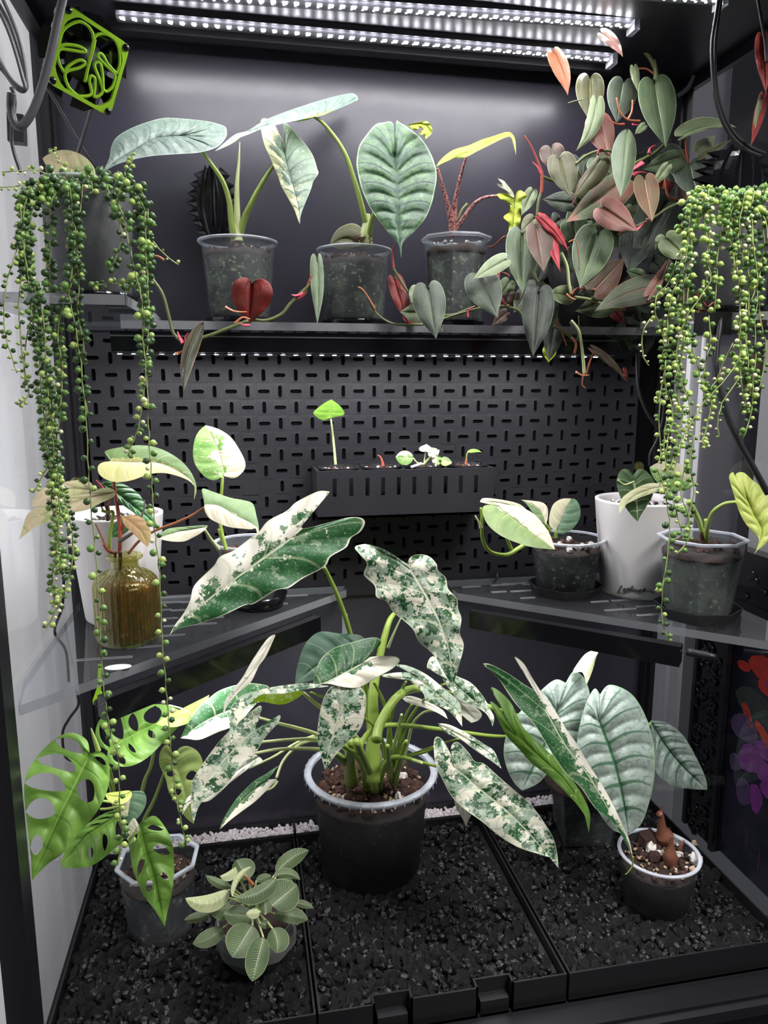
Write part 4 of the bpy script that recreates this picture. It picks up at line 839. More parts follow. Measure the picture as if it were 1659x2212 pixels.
for pts, r0, r1, Y, mt in [
 (C4('975,305 1040,400 1080,540 1110,650 1175,712'), 3.6, 3.4, -.17, 'stemdark'), (C4('1215,700 1340,665 1460,620 1590,570'), 3.6, 3.6, -.16, 'stemdark'), (C5('0,560 100,570 200,530 260,460 330,390 400,330'), 3.6, 3.4, -.15, 'stemdark'),
 (C5('693,355 740,400 790,500 860,565 950,597 1110,595'), 1.6, 3, -.15, 'stemdark'), (C5('690,355 720,372 760,430 800,500'), 1.5, 2.6, -.152, 'stemorange'), (C5('922,70 912,140 920,240'), 1.2, 3, -.15, 'stemred'), (C5('920,240 960,310 1010,385'), 3, 2.6, -.15, 'stemdark'), (C5('1110,595 1250,555 1400,510 1500,485 1660,478'), 2.6, 3.2, -.16, 'stemdark'), (C5('1225,540 1320,530 1390,500 1440,485'), 3, 3.2, -.155, 'stemdark'),
 (C3('100,868 150,950 190,1050 212,1120 208,1240'), 1.6, 4, -.15, 'stemred'), (C3('208,1230 190,1290 180,1385'), 3.6, 3, -.15, 'stemdark'), (C3('205,1125 260,1150 310,1160'), 3.4, 3, -.13, 'stemdark'), (C3('430,1050 490,1000 560,970 640,965 680,980'), 3, 3, -.15, 'stemdark'), (C3('800,1050 880,1010 940,975 990,930'), 4, 4, -.12, 'stemdark'), (C3('1110,1290 1020,1330 930,1390 830,1440 700,1500'), 3, 3, -.15, 'stemdark'),
 (C3('770,185 810,260 870,330 910,380 940,450 940,510'), 3, 6, -.08, 'stemdark'), (C3('820,440 880,440 925,470'), 2, 2, -.09, 'stemorange'), (C3('935,380 940,430 945,510'), 1.4, 6, -.085, 'stemdark'), (C3('570,700 630,760 690,795 740,795'), 2.2, 2.6, -.12, 'stemred'), (C3('690,625 710,710 760,765 840,775'), 1.8, 2.4, -.14, 'stemorange'), (C3('792,640 788,710 762,765'), 1.8, 2.4, -.14, 'stemorange'), (C3('570,760 580,860 600,930 650,965'), 1.6, 2, -.13, 'stemred'), (C3('1130,870 1135,960 1150,1045'), 2, 2, -.13, 'stemred'),
 (C6('335,135 372,220 385,330 400,400'), 3.2, 3.6, -.18, 'stempale'), (C6('420,420 520,435 600,465 660,492 745,498'), 3.6, 3, -.185, 'stemdark'), (C6('400,405 440,365 520,365 555,375'), 2.6, 2.4, -.185, 'stemred'), (C6('380,70 430,60 450,180 455,340'), 1.3, 1, -.18, 'stemorange'), (C6('285,605 350,640 430,700'), 3, 3, -.14, 'stemdark'), (C6('400,570 450,640 470,760 485,915'), 2.6, 3.6, -.175, 'stempale'), (C6('545,770 520,830 495,915'), 2, 2, -.178, 'stemred'), (C6('300,570 340,650 370,730'), 1.6, 1.4, -.14, 'stemorange'), (C6('448,540 450,620 440,700'), 2, 2, -.14, 'stemdark'), (C6('400,680 430,720 420,780'), 2.4, 3, -.15, 'stemorange'),
 (C6('1045,350 1090,390 1130,470 1200,515 1260,520'), 3, 3.4, -.215, 'stemdark'), (C6('1150,370 1200,400 1250,460 1280,510'), 2.2, 2, -.215, 'stemred'), (C6('1260,520 1300,460 1360,450 1420,490'), 2, 1.5, -.22, 'stemred'), (C6('1340,505 1450,498 1560,520 1659,570'), 3, 3.6, -.215, 'stemdark'), (C6('1240,520 1340,530 1350,600'), 1.6, 1.2, -.22, 'stemorange'), (C6('1270,500 1220,500 1215,540 1260,560'), 1.4, 1.2, -.22, 'stemorange'),
 (C6('0,485 60,505 100,560'), 3, 3, -.16, 'stemdark'), (C6('0,455 80,475'), 3, 3, -.15, 'stemdark'), (C6('165,170 160,260 190,330'), 3, 3, -.12, 'stemdark'), (C3('1000,1130 1020,1250 1100,1290'), 3, 3, -.11, 'stemorange'), (C5('1440,300 1480,280 1540,250 1640,270 1659,290'), 1.6, 1.4, -.19, 'stemred'), (C5('1595,260 1590,330 1610,430 1640,470'), 2.6, 3, -.17, 'stemred'), (C4('1180,1015 1290,570'), .5, .5, -.16, 'stemred'), (C4('960,165 1010,160 1050,185'), 2.5, 3, -.16, 'stemorange'), (C5('400,330 370,370 355,400'), 2.4, 2.4, -.15, 'stemdark'), (C5('395,280 370,340 350,400'), 2, 2.2, -.15, 'stemred'), (C3('380,660 430,645 490,635'), 1.6, .8, -.16, 'stemdark')]:
    stem(Mi, mt, pts, r0, r1, Y, name='vine', n=7)
def bract(e, pts, Y, w0=4.5, mt='stempink'): stem(e, mt, pts, w0, 1.5, Y, name='sheath', n=6, flat=.35)
for cr, pts, Y, w_ in [(C4, '1170,715 1150,680 1135,640', -.185, 7), (C4, '1195,725 1185,680 1205,650', -.186, 4), (C4, '1600,600 1570,600 1535,590', -.18, 6), (C5, '340,395 300,410 265,405', -.152, 6), (C5, '350,395 330,420 300,435', -.153, 5), (C3, '205,1110 185,1070 150,1035', -.155, 6), (C3, '900,985 905,955 940,930', -.15, 11), (C3, '860,1040 800,1080 780,1100', -.15, 8), (C3, '790,1120 830,1100 880,1105', -.15, 7), (C3, '790,795 830,800', -.14, 5), (C3, '570,990 580,960 610,960', -.155, 6), (C6, '700,480 740,475 770,480', -.19, 5), (C6, '1280,515 1330,515 1355,525', -.222, 5), (C5, '1395,550 1400,500 1470,480', -.19, 5), (C6, '740,500 750,460', -.19, 5), (C6, '1140,370 1150,350 1152,340', -.223, 4), (C3, '820,1470 850,1440 885,1415', -.192, 4), (C3, '720,1500 735,1470', -.19, 4)]: bract(Mi, cr(pts), Y, w_)
for cr, pts, Y in [(C6, '370,400 400,425 430,435', -.19), (C6, '430,900 470,920 515,918', -.18), (C6, '475,925 470,980 492,1003', -.18), (C4, '1120,783 1170,765 1200,730', -.187), (C6, '1050,330 1080,320 1110,330', -.222), (C4, '1440,480 1500,510 1580,515', -.18), (C4, '1500,590 1550,550 1600,560', -.182)]: bract(Mi, cr(pts), Y, 4, 'stemorange')

# ---------------- strings of pearls
PM = {}
def pearl_mesh(mt):
    if mt in PM: return PM[mt]
    import bmesh
    bm = bmesh.new(); bmesh.ops.create_icosphere(bm, subdivisions=2, radius=1)
    for v in bm.verts:
        if v.co.z > .85: v.co.z += (v.co.z-.85)*2.6; v.co.x *= .75; v.co.y *= .75
    me = bpy.data.meshes.new('pearl'); bm.to_mesh(me); bm.free(); me.polygons.foreach_set('use_smooth', [True]*len(me.polygons)); me.materials.append(M[mt]); PM[mt] = me; return me
def pearls(e, strands, seed):
    r = random.Random(seed); allp = []; _ico = pearl_mesh('pearl_dark')
    for pts, Y0, Y1, dens, size, pal, vm in strands:
        n = max(12, int(sum(math.dist(a, b) for a, b in zip(pts, pts[1:]))/14)); Q = cat([(x, y, Y0+(Y1-Y0)*i/(len(pts)-1)) for i, (x, y) in enumerate(pts)], n)
        Q = [(x+r.uniform(-1.6, 1.6), y, d+r.uniform(-.0015, .0015)) for x, y, d in Q]; P = [at(*q) for q in Q]
        MB().tube(P, [1.35*MP(p) for p in P], 5).build('vine', M[vm], e, True)
        L = sum(math.dist(a[:2], b[:2]) for a, b in zip(Q, Q[1:])); cnt = int(L/dens); sd = 1
        for k in range(cnt):
            t_ = (k+r.uniform(.1, .9))/cnt; i = min(int(t_*(n-1)), n-2); f = t_*(n-1)-i; q = tuple(a+(b-a)*f for a, b in zip(Q[i], Q[i+1])); tx, ty = Q[i+1][0]-Q[i][0], Q[i+1][1]-Q[i][1]; l_ = math.hypot(tx, ty) or 1
            sd = -sd if r.random() < .75 else sd; rad = size*(.62+.5*r.random())*(1-.25*t_); o_ = sd*(rad+1.2)
            mt = r.choices(['pearl_dark', 'pearl_mid', 'pearl_light', 'pearl_pale'], pal(t_) if callable(pal) else pal)[0]
            if mt == 'pearl_pale': rad *= .75
            p = at(q[0]-ty/l_*o_, q[1]+tx/l_*o_, q[2]+r.uniform(-.004, .004)); ang = math.atan2(-(tx/l_*sd), -(ty/l_*sd))
            tipd = (RT*(-ty/l_*sd)+UP*(-tx/l_*sd*.7)+UP*-.2+FW*r.uniform(-.8, .6)).normalized()
            allp.append((rad, p, rad*MP(p), tipd, mt))
    allp.sort(key=lambda a: (a[1].y > -.12, -a[0]))
    rest = {}
    for k, (rad, p, s_, td, mt) in enumerate(allp):
        q = td.to_track_quat('Z', 'Y')
        if k < 300:
            o = bpy.data.objects.new('pearl', pearl_mesh(mt)); C.objects.link(o); o.parent = e; o.location = p-Vector(WL[e.name]); o.rotation_euler = q.to_euler(); o.scale = (s_,)*3
        else:
            me = pearl_mesh(mt); R = q.to_matrix(); rest.setdefault(mt, MB()).add([p+R @ (v.co*s_) for v in me.vertices], [tuple(f.vertices) for f in me.polygons])
    for mt, mb in rest.items(): tag(mb.build('small_pearls', M[mt], e, True), kind='stuff')
    return len(allp)
dk = (6, 3, .6, 0); md = (3, 5, 2, .2); fade = lambda t_: (6*(1-t_)+.5, 3, .5+3*t_, .2+2.2*t_**3)
z_ = CSZ+.001; bp = Vector((at(200, 600, -.205).x, -.205, z_)); s_ = MP(bp)
saucer(bp, 88*s_, .008, 'black saucer under the left string of pearls pot')
LP = empty('string_of_pearls', bp, 'string of pearls trailing from the clear pot on the left corner shelf', 'plant'); bp2 = bp+Vector((0, 0, .003))
pot(LP, bp2, 80*s_, 92*s_, solve_h(bp2, 402), root='rootdark', chips=CH, seed=6, shell='pothaze', soilgap=.006)
lf(LP, 'cream_pink', 'oval', (205, 385), (92, 342), (26, 38), -.19, up=.6, label='pale cream leaf standing in the pot')
S = []
def s(txt, Y0=-.30, Y1=None, dens=9, size=8.2, pal=fade, vm='vine'): S.append((PX(txt), Y0, Y0-.01 if Y1 is None else Y1, dens, size, pal, vm))
s('110,392 70,400 42,420 45,480 30,560 12,620 10,700 18,750 37,805', -.27, -.32, 11, 7); s('120,395 60,405 50,470 55,560 58,600 90,700 100,800 98,950 118,1030 122,1120 130,1200 128,1240', -.27, -.325, 6.5); s('130,395 95,420 98,520 100,600 70,680 52,780 62,850 38,875', -.26, -.31, 12, 6.5)
s('100,400 75,440 60,520 65,600 82,700 88,820 96,900 110,1000 112,1080 120,1180 112,1270 128,1310', -.265, -.322, 6.5); s('140,398 110,440 108,560 110,660 130,760 118,860 110,980 135,1060 150,1120 158,1200 135,1290 100,1358', -.27, -.325, 7)
s('160,396 150,440 155,520 165,580 140,650 125,720 135,800 128,900 110,990 72,1065', -.28, -.32, 9); s('180,398 170,470 160,560 150,630 162,700 175,790 185,900 193,1050 205,1180 215,1300 218,1400 226,1500 238,1580 256,1640 258,1740 263,1800 254,1870', -.29, -.35, 17, 9)
s('265,395 255,430 270,480 285,560 305,640 308,720 316,800 322,950 328,1050 335,1150 345,1250 350,1380 360,1500 366,1580 376,1690 388,1760 402,1828', -.29, -.35, 15, 8.6); s('280,400 310,450 315,520 318,600 322,680 318,760 314,820 300,920 275,985', -.28, -.31, 8, 8)
s('150,395 155,450 165,520 172,600 168,680 180,740 176,820 190,900', -.29, -.31, 9, 9, dk); s('230,400 245,440 262,500 250,560 232,580', -.275, -.28, 9, 8.5, dk); s('290,405 300,470 312,540 300,590 290,620 262,612 215,615 200,620', -.28, -.29, 8, 7.5, md)
s('300,400 318,450 322,520 320,600 312,660 318,690', -.27, -.30, 6.5, 8, dk); s('310,480 330,520 350,545 385,572', -.26, -.26, 16, 5, (0, 2, 5, 1)); s('120,385 80,368 50,368 5,372', -.23, -.25, 11, 6, (0, 2, 5, 3)); s('110,400 70,398 40,402 0,405', -.24, -.26, 11, 5.5, (0, 0, 4, 5)); s('140,360 130,345 120,325 105,322', -.2, -.2, 9, 5, (0, 1, 6, 2)); s('275,370 285,350 285,330', -.2, -.2, 8, 5.5, (0, 1, 6, 1))
for k in range(7): s('%d,%d %d,%d %d,%d' % (100+k*28, 372+6*(k % 3), 120+k*26, 392, 110+k*30, 410+8*(k % 2)), -.25+.01*(k % 3), -.26, 5, 8.6, dk)
for k in range(5): s('%d,375 %d,388 %d,383' % (100+k*30, 125+k*30, 150+k*30), -.215, -.215, 6, 8, md)
s('60,410 48,500 60,590 70,690 95,790 110,900 118,1000', -.285, -.32, 8, 8, dk); s('75,620 95,700 100,800 118,900 125,1010 128,1100 122,1200', -.30, -.325, 9, 7.5, fade); s('45,600 40,660 48,760 55,840', -.31, -.31, 14, 5.5, (1, 3, 4, 0))
pearls(LP, S, 5)
# right one
z_ = CSZ+.001; bp = Vector((at(1575, 660, -.205).x, -.20, z_)); s_ = MP(bp); saucer(bp, 84*s_, .008, 'black saucer under the right string of pearls pot')
RP = empty('string_of_pearls', bp, 'pale variegated string of pearls trailing from the right corner shelf', 'plant'); bp2 = bp+Vector((0, 0, .003))
pot(RP, bp2, 76*s_, 88*s_, solve_h(bp2, 440), root='rootdark', chips=CH, seed=8, shell='pothaze', soilgap=.006)
S = []; pv = lambda t_: (2.2-1.2*t_, 3.4, 4.5, 2.4+1*t_); pg = (3, 4, 3, 1); W6 = crop(1359, 600, 1659/300)
def s2(cr, txt, *a, **k): s(' '.join('%.1f,%.1f' % p for p in cr(txt)), *a, **k)
s2(W6, '560,-200 480,60 340,200 310,380 380,620 420,800 400,960 430,1100 360,1400 340,1500', -.27, -.29, 8, 6.5, pv); s2(W6, '640,-300 600,0 520,200 480,400 460,600 480,800 560,1000 620,1200 700,1430 730,1700 700,1900 740,2150', -.28, -.30, 7, 6.8, pv)
s2(W6, '250,490 180,600 160,800 170,950 235,1050', -.29, -.29, 14, 5, (0, 0, 3, 6)); s2(W6, '700,-250 680,0 560,300 640,500 720,660 740,780 800,980 860,1200 930,1330 970,1550 920,1800 880,1950 930,2030', -.28, -.30, 8, 6.8, pv)
s2(W6, '900,-300 980,0 900,150 800,300 700,450 620,650 560,850 590,1050 640,1300 700,1430', -.285, -.30, 8, 7, pv); s2(W6, '960,450 970,700 970,820 920,950 880,1200 930,1320 980,1430 990,1580', -.28, -.30, 11, 7, pg); s2(W6, '400,1350 360,1500 370,1900 380,2100 350,2212', -.29, -.30, 14, 6, (0, 2, 5, 2))
s2(W6, '440,980 430,1300 500,1450 520,1700 470,1900 450,2100 480,2300', -.30, -.305, 9, 6.6, pv); s2(W6, '1250,780 1150,950 1090,1100 1050,1220 960,1340', -.285, -.285, 11, 8, pg); s2(W6, '1330,400 1330,700 1320,950 1200,1150 1000,1380 900,1470 760,1700 640,1900 580,2100', -.29, -.31, 9, 6.6, pv)
s2(W6, '1320,1180 1240,1300 1130,1460 1080,1600 1060,1750 1080,1930', -.29, -.30, 14, 5, pv); s2(W6, '1400,300 1390,600 1410,900 1430,1100 1480,1250 1470,1500 1440,1700 1370,1920', -.28, -.30, 9, 7.5, pg); s2(W6, '1480,-200 1540,150 1500,600 1510,900 1480,1200 1450,1400', -.27, -.29, 13, 7.5, pg)
s2(W6, '1290,-100 1320,300 1320,900 1340,1300 1390,1500 1400,1600', -.28, -.29, 10, 7, pv); s2(W6, '660,700 620,950 560,1200 600,1500 640,1600 600,1800 560,2000 530,2212', -.295, -.305, 9, 6.5, pv)
s('1420,1010 1440,1080 1446,1150 1438,1230 1430,1290 1432,1350 1445,1385', -.32, -.34, 16, 8, (3, 5, 1, 0)); s('1480,1000 1470,1060 1486,1110 1488,1160 1462,1198', -.31, -.325, 15, 7, (0, 5, 4, 0)); s('1470,960 1450,1050 1462,1110 1475,1160', -.31, -.325, 13, 7, pg)
s('1500,940 1490,1000 1500,1060 1486,1120 1490,1170', -.31, -.32, 14, 6.5, pg); s('1460,980 1440,1020 1420,1060', -.31, -.32, 12, 5, (0, 1, 4, 5)); s('1440,900 1435,960 1442,1020 1440,1080', -.31, -.32, 14, 6.5, pg)
rr = random.Random(17)
for k in range(14):
    x = rr.uniform(1490, 1650); y = rr.uniform(408, 440); x2 = x+rr.uniform(-35, 10); l = rr.uniform(90, 300)
    s('%f,%f %f,%f %f,%f %f,%f' % (x, y, x-6, y+30, x2, y+l*.5, x2+rr.uniform(-12, 12), y+l), -.265-.01*(k % 3), -.285, 7.5, 8, pv if k % 2 else pg)
for k in range(9):
    x = 1500+k*18; s('%f,%f %f,%f %f,%f' % (x-20, 440-2*k, x, 418, x+25, 414), -.235, -.235, 5.5, 8, md if k % 2 else pv)
s('1550,420 1530,408 1505,404', -.24, -.25, 8, 4.5, (0, 0, 3, 5)); s('1500,440 1478,470 1470,490 1485,520 1500,560', -.26, -.27, 7, 7.5, md); s('1660,410 1640,412 1600,425', -.25, -.25, 7, 10, dk)
s('1640,430 1650,520 1640,600 1620,660 1610,760 1600,830', -.27, -.28, 10, 9, dk); s('1655,560 1640,660 1655,760 1640,838', -.27, -.28, 14, 6, md)
pearls(RP, S, 6)
# ================================================================= left corner: white pot, bottle, clear pot
def place(cx_, ybot, z, wb, ytop): c_, rb = potpos(cx_, ybot, z, wb); return c_, rb, solve_h(c_, ytop)
c_, rb, h = place(238, 1357, MZ, 152, 1108); rt = 98*MP(c_)
def planter(name, c_, rb, rt, h, label, root_mat, seed, chips):
    e = empty(name, c_, label, 'plant')
    mb = MB().lathe([(rb*.9, 0), (rb, .003), (rb*1.02, .006), (rt-.001, h-.002), (rt-.001, h), (rt-.004, h+.0006), (rt-.006, h-.002), (rt-.007, h-.012), (rb*.95, .004)], c_, 64, cap0=True); mb.build('pot', M['whiteplastic'], e, True)
    MB().lathe([(0.0005, h-.010), (rt-.007, h-.010)], c_, 40).build('soil', M['soil'], e, True); r = random.Random(seed)
    for nm, mt, cnt, s0, s1 in chips:
        mb = MB()
        for k in range(cnt): a = r.random()*6.28; q = (rt-.010)*math.sqrt(r.random()); stones_mb(mb, c_+Vector((q*math.cos(a), q*math.sin(a), h-.009)), s0+(s1-s0)*r.random(), r)
        mb.build(nm, M[mt], e, kind='stuff')
    return e
W = planter('potted_aroid', c_, rb, rt, h, 'glossy-leaved plant in the tall white pot at far left behind the bottle', 'soil', 1, [('black_gravel', 'lava', 60, .002, .004), ('white_grit', 'pebble', 50, .0015, .0035)])
leaf(W, 'green_gloss', D1('660,130 760,200 860,280 950,350 1012,425'), D1('650,125 720,115 800,140 880,190 930,260 980,340 1012,425'), D1('650,128 700,190 740,240 800,280 870,330 930,390 1012,425'), -.17, up=.6, sl=.2)
leaf(W, 'peach', D1('790,345 860,400 910,450 945,540'), D1('780,340 870,335 930,370 965,440 960,500 945,540'), D1('775,340 790,390 850,450 910,510 945,540'), -.20, up=.4)
stem(W, 'brown', D1('690,370 690,300 680,270'), 4, 5, -.17, name='trunk'); stem(W, 'stempink', D1('670,180 640,140 615,110'), 4, 1, -.18, name='sheath'); stem(W, 'stemorange', D1('700,330 660,300 650,280'), 2, 2, -.18); stem(W, 'stemred', D1('640,130 700,200 690,300'), 2, 2, -.17)
lf(W, 'green_gloss', 'oval', D1('850,350')[0], D1('700,470')[0], 16, -.16)
# glass bottle
cb, rbt, hb = place(258, 1405, MZ, 130, 1197)
bt = empty('glass_bottle', cb, 'ribbed olive glass bottle of amber water on the left corner shelf', 'bottle'); k_ = hb/208.
t = NT('olive_glass'); lw = t.n('ShaderNodeLayerWeight'); lw.inputs[0].default_value = .35; tr = t.n('ShaderNodeBsdfTransparent'); tr.inputs[0].default_value = (.86, .86, .58, 1); gl = t.n('ShaderNodeBsdfGlossy'); gl.inputs[0].default_value = (.9, .9, .7, 1); gl.inputs[1].default_value = .06
dd = t.n('ShaderNodeBsdfDiffuse'); dd.inputs[0].default_value = (.28, .26, .08, 1)
og = t.end(t.mixsh(t.math('MULTIPLY', lw.outputs[1], .55), t.mixsh(.10, tr.outputs[0], dd.outputs[0]), gl.outputs[0]))
R_ = rbt*1.06; rib = lambda a, z: 1+.022*abs(math.sin(a*14)) if .004 < z < hb*.80 else 1
prof = [(R_*.78, 0), (R_*.93, k_*4), (R_*.99, k_*14), (R_, k_*30), (R_, k_*125), (R_*.99, k_*138), (R_*.93, k_*150), (R_*.80, k_*160), (R_*.60, k_*168), (R_*.46, k_*174), (R_*.42, k_*180), (R_*.42, k_*196)]
bd = MB().lathe(prof, cb, 112, cap0=True, rfun=rib).build('body', og, bt, True)
MB().lathe([(R_*.42, k_*196), (R_*.55, k_*198), (R_*.58, k_*202), (R_*.55, k_*207), (R_*.44, k_*208), (R_*.38, k_*206), (R_*.38, k_*180)], cb, 48).build('lip', og, bt, True)
mb = MB()
for i in range(28):
    a = i/28*6.283; mb.tube([cb+Vector((math.cos(a)*r_*1.012, math.sin(a)*r_*1.012, z)) for r_, z in prof[2:9]], .0006, 5)
mb.build('rib', og, bd, True, kind='stuff')
t = NT('amber_water'); c = t.obj(); mp = t.n('ShaderNodeMapping'); mp.inputs['Scale'].default_value = (1, 1, .25); t.l(c, mp.inputs[0]); nn = t.noise(mp.outputs[0], 160, 4, .7)
tr = t.n('ShaderNodeBsdfTransparent'); t.l(t.mix(nn, (.55, .22, .03), (.80, .45, .12)), tr.inputs[0])
am = t.end(t.mixsh(.8, tr.outputs[0], t.bsdf(t.mix(t.step(nn, .4, .65), (.05, .013, .003), (.19, .06, .014)), .2)))
MB().lathe([(R_*.80, k_*6), (R_*.93, k_*16), (R_*.94, k_*128), (R_*.90, k_*146)], cb, 56, cap0=True, cap1=True).build('water', am, bt, True)
rr = random.Random(8)
Cu = empty('philodendron_cuttings', cb+Vector((0, 0, .02)), 'yellow and cream philodendron cuttings rooting in the glass bottle', 'cutting')
for k in range(14):
    p = cb+Vector((rr.uniform(-.008, .008), rr.uniform(-.008, .008), k_*170)); P = [p]
    for q in range(7): p = p+Vector((rr.uniform(-.007, .007), rr.uniform(-.007, .007), -k_*18)); P.append(p)
    MB().tube(P, .0007, 5).build('root', M['brown'], Cu, True)
YB = cb.y
leaf(Cu, 'yellow_olive', C4('720,1472 850,1478 1000,1480 1130,1530 1235,1610 1242,1716'), C4('705,1470 680,1430 668,1410 720,1390 850,1370 950,1372 1050,1400 1150,1460 1215,1530 1250,1600 1258,1660 1242,1716'), C4('705,1470 650,1480 625,1510 640,1560 700,1595 770,1603 850,1590 950,1555 1040,1545 1120,1560 1200,1590 1240,1625 1250,1660 1242,1716'), YB-.02, up=.9, fold=(0, -.25), nk=60)
leaf(Cu, 'cream_pink', D1('735,190 600,215 430,270 250,350 122,492'), D1('740,185 700,160 640,165 560,195 450,215 350,240 250,275 175,330 150,400 122,492'), D1('740,190 730,215 640,260 560,300 470,320 380,360 290,385 200,430 122,492'), YB-.03, up=.7, nk=50)
leaf(Cu, 'cream_pink', D1('595,175 480,165 350,180 200,282'), D1('598,170 580,125 500,110 400,125 280,160 220,210 200,282'), D1('598,175 520,210 430,225 330,245 260,270 200,282'), YB-.015, up=.6)
Y6 = YB-.02
leaf(Cu, 'half_cream_r', D2('242,265 330,270 430,330 530,380 590,425 580,470'), D2('245,260 228,200 230,163 300,185 400,220 500,240 553,262 575,340 590,410 580,470'), D2('245,262 242,300 270,350 330,385 400,410 480,420 540,425 570,420 580,470'), Y6, up=.6, fold=(.2, 0), nk=44)
leaf(Cu, 'half_cream_r', D1('1325,408 1230,425 1120,445 1008,482'), D1('1330,400 1270,400 1180,408 1080,420 1030,450 1008,482'), D1('1330,405 1300,440 1230,480 1170,503 1080,500 1008,482'), -.16, up=.7)
for pts, r0, r1, mt in [('728,112 740,220 758,330 768,480 765,575', 3.5, 4.5, 'stemred'), ('650,305 690,315 718,310 722,340 705,450 700,575', 3, 4, 'stemmid'), ('1308,285 1230,335 1120,385 1000,430 900,490 820,580', 2.6, 3, 'stemorange'), ('815,365 790,400 775,450', 2.4, 4, 'stemred'), ('610,390 640,450 680,540 720,580', 1.5, 3, 'stemorange'), ('660,520 690,560 740,580', 2, 4, 'stemred'), ('770,570 770,620 765,680', 4, 4, 'brown'), ('740,570 735,620 740,680', 3, 3, 'brown')]: stem(Cu, mt, D1(pts), r0, r1, YB-.01, YB)
stem(Cu, plain('grey_bud', (.26, .21, .21), .5, var=.3), D1('925,238 922,290 905,350 880,420 830,460 790,485 765,500'), 1, 7, YB-.025, YB-.01, name='bud', n=8, flat=.7)
# clear pot at the back of the left shelf
c_, rb, h = place(552, 1322, MZ, 92, 1172); rt = 72*MP(c_)
saucer(c_+Vector((0, 0, .0002)), 56*MP(c_), .016, 'glossy black round saucer under the clear pot on the left corner shelf', flare=1.1); c_.z += .002
K = empty('potted_philodendron', c_, 'cream splashed heart-leaf philodendron in a clear pot on the left corner shelf', 'plant')
cc_ = c_.copy(); cc_.x -= .008
pot(K, cc_, rb*1.0, rt, h, root='rootgrey', chips=(('bark_piece', 'bark', 40, .003, .006, True),), seed=11, shell='pothaze', soilgap=.014)
leaf(K, 'mottled_cream', C4('1432,1565 1415,1450 1370,1340 1315,1240'), C4('1430,1540 1400,1585 1350,1590 1290,1550 1245,1480 1235,1400 1250,1320 1280,1270 1315,1240'), C4('1432,1540 1460,1575 1510,1575 1560,1530 1570,1480 1540,1410 1480,1320 1400,1265 1315,1240'), -.12, up=.35, nk=44)
stem(K, 'stemmid', C4('1425,1570 1420,1640')+D1('1408,330 1415,430 1435,510 1450,560'), 3, 4.5, -.12, -.13); stem(K, 'stempale', D1('1310,428 1350,490 1400,555'), 3, 4.5, -.15, -.13); stem(K, 'petg', D1('1408,420 1420,470 1425,500'), 6, 5, -.125, name='node')

# ================================================================= right corner shelf
c_, rb, h = place(1236, 1292, MZ+.003, 132, 1161); rt = 75*MP(c_)
saucer(c_-Vector((0, 0, .003)), 74*MP(c_), .012, 'black eight-sided saucer under the bark-filled clear pot on the right shelf', 8, .3, 'blackmatt')
K = empty('potted_hoya', c_, 'small vine with half cream, half green leaves in a round clear pot', 'plant')
pot(K, c_, rb, rt, h, root='rootgrey', chips=(('bark_piece', 'bark', 22, .003, .006, True), ('white_pebble', 'pebble', 12, .003, .006, True)), seed=12, shell='potclear', soilgap=.010)
leaf(K, 'half_cream', [(1075, 1092), (1105, 1118), (1140, 1145), (1175, 1170), (1199, 1187)], [(1068, 1088), (1090, 1090), (1120, 1094), (1150, 1108), (1172, 1130), (1188, 1155), (1199, 1187)], [(1066, 1090), (1045, 1093), (1043, 1110), (1055, 1135), (1080, 1156), (1110, 1170), (1150, 1182), (1199, 1187)], c_.y-.07, up=.7, fold=0, nk=40)
leaf(K, 'rolled_leaf', D4('110,305 40,280 -60,255 -160,250'), D4('115,300 60,260 -50,235 -160,225 -185,250'), D4('115,308 40,300 -60,280 -185,250'), c_.y-.06, up=.5)
leaf(K, 'half_cream_r', D4('235,392 215,330 160,270 80,236'), D4('240,395 180,350 140,300 110,260 80,236'), D4('240,395 250,350 248,290 220,255 150,242 80,236'), c_.y-.03, up=.4); leaf(K, 'green_blue', D4('305,445 335,370 370,290 400,228'), D4('300,440 262,405 260,340 285,265 340,230 400,228'), D4('305,448 350,455 410,420 455,350 455,280 430,235 400,228'), c_.y-.02, up=.3)
for pts, r0, r1, Y0, Y1 in [('945,-10 950,90 952,170 975,240 1020,280 1110,292 1180,255 1225,225', 3, 5.5, -.25, -.20), ('1105,160 1120,210 1140,255', 4, 4, -.245, -.24)]: stem(K, 'stemmid', D3(pts), r0, r1, c_.y-.055, c_.y-.035, name='vine')
stem(K, 'stempale', D3('908,42 935,90 945,120'), 1.5, 4, c_.y-.055, name='sheath'); stem(K, 'stemmid', D4('300,440 300,480'), 4, 4, c_.y-.02); stem(K, 'stemmid', D4('270,440 250,410 235,390'), 3, 3, c_.y-.03)
# white planter
c_, rb, h = place(1398, 1299, MZ, 152, 1077); rt = 96*MP(c_)
W = planter('potted_alocasia', c_, rb, rt, h, 'small dark alocasia with white veins in the tall white planter with cursive lettering', 'soil', 4, [('white_gravel', 'white_stone', 90, .0015, .0032), ('black_gravel', 'lava', 50, .0015, .003)])
YW = c_.y-rt
leaf(W, 'dark_white_vein', D4('800,115 812,190 820,270 825,375'), D4('795,80 760,40 715,50 690,110 695,160 715,220 745,280 785,335 825,375'), D4('795,80 830,40 870,45 915,90 935,140 920,210 880,280 845,335 825,375'), YW-.010, up=.35, nk=50)
leaf(W, 'rolled_leaf', D4('1020,150 920,165 800,215 708,328'), D4('1025,150 960,130 880,135 790,175 730,220 705,270 708,328'), D4('1025,155 950,185 860,215 780,250 725,285 708,328'), YW-.025, up=.8); lf(W, 'mottled_cream', 'oval', (1500, 1045), (1403, 1010), (30, 30), c_.y-.01, up=.4)
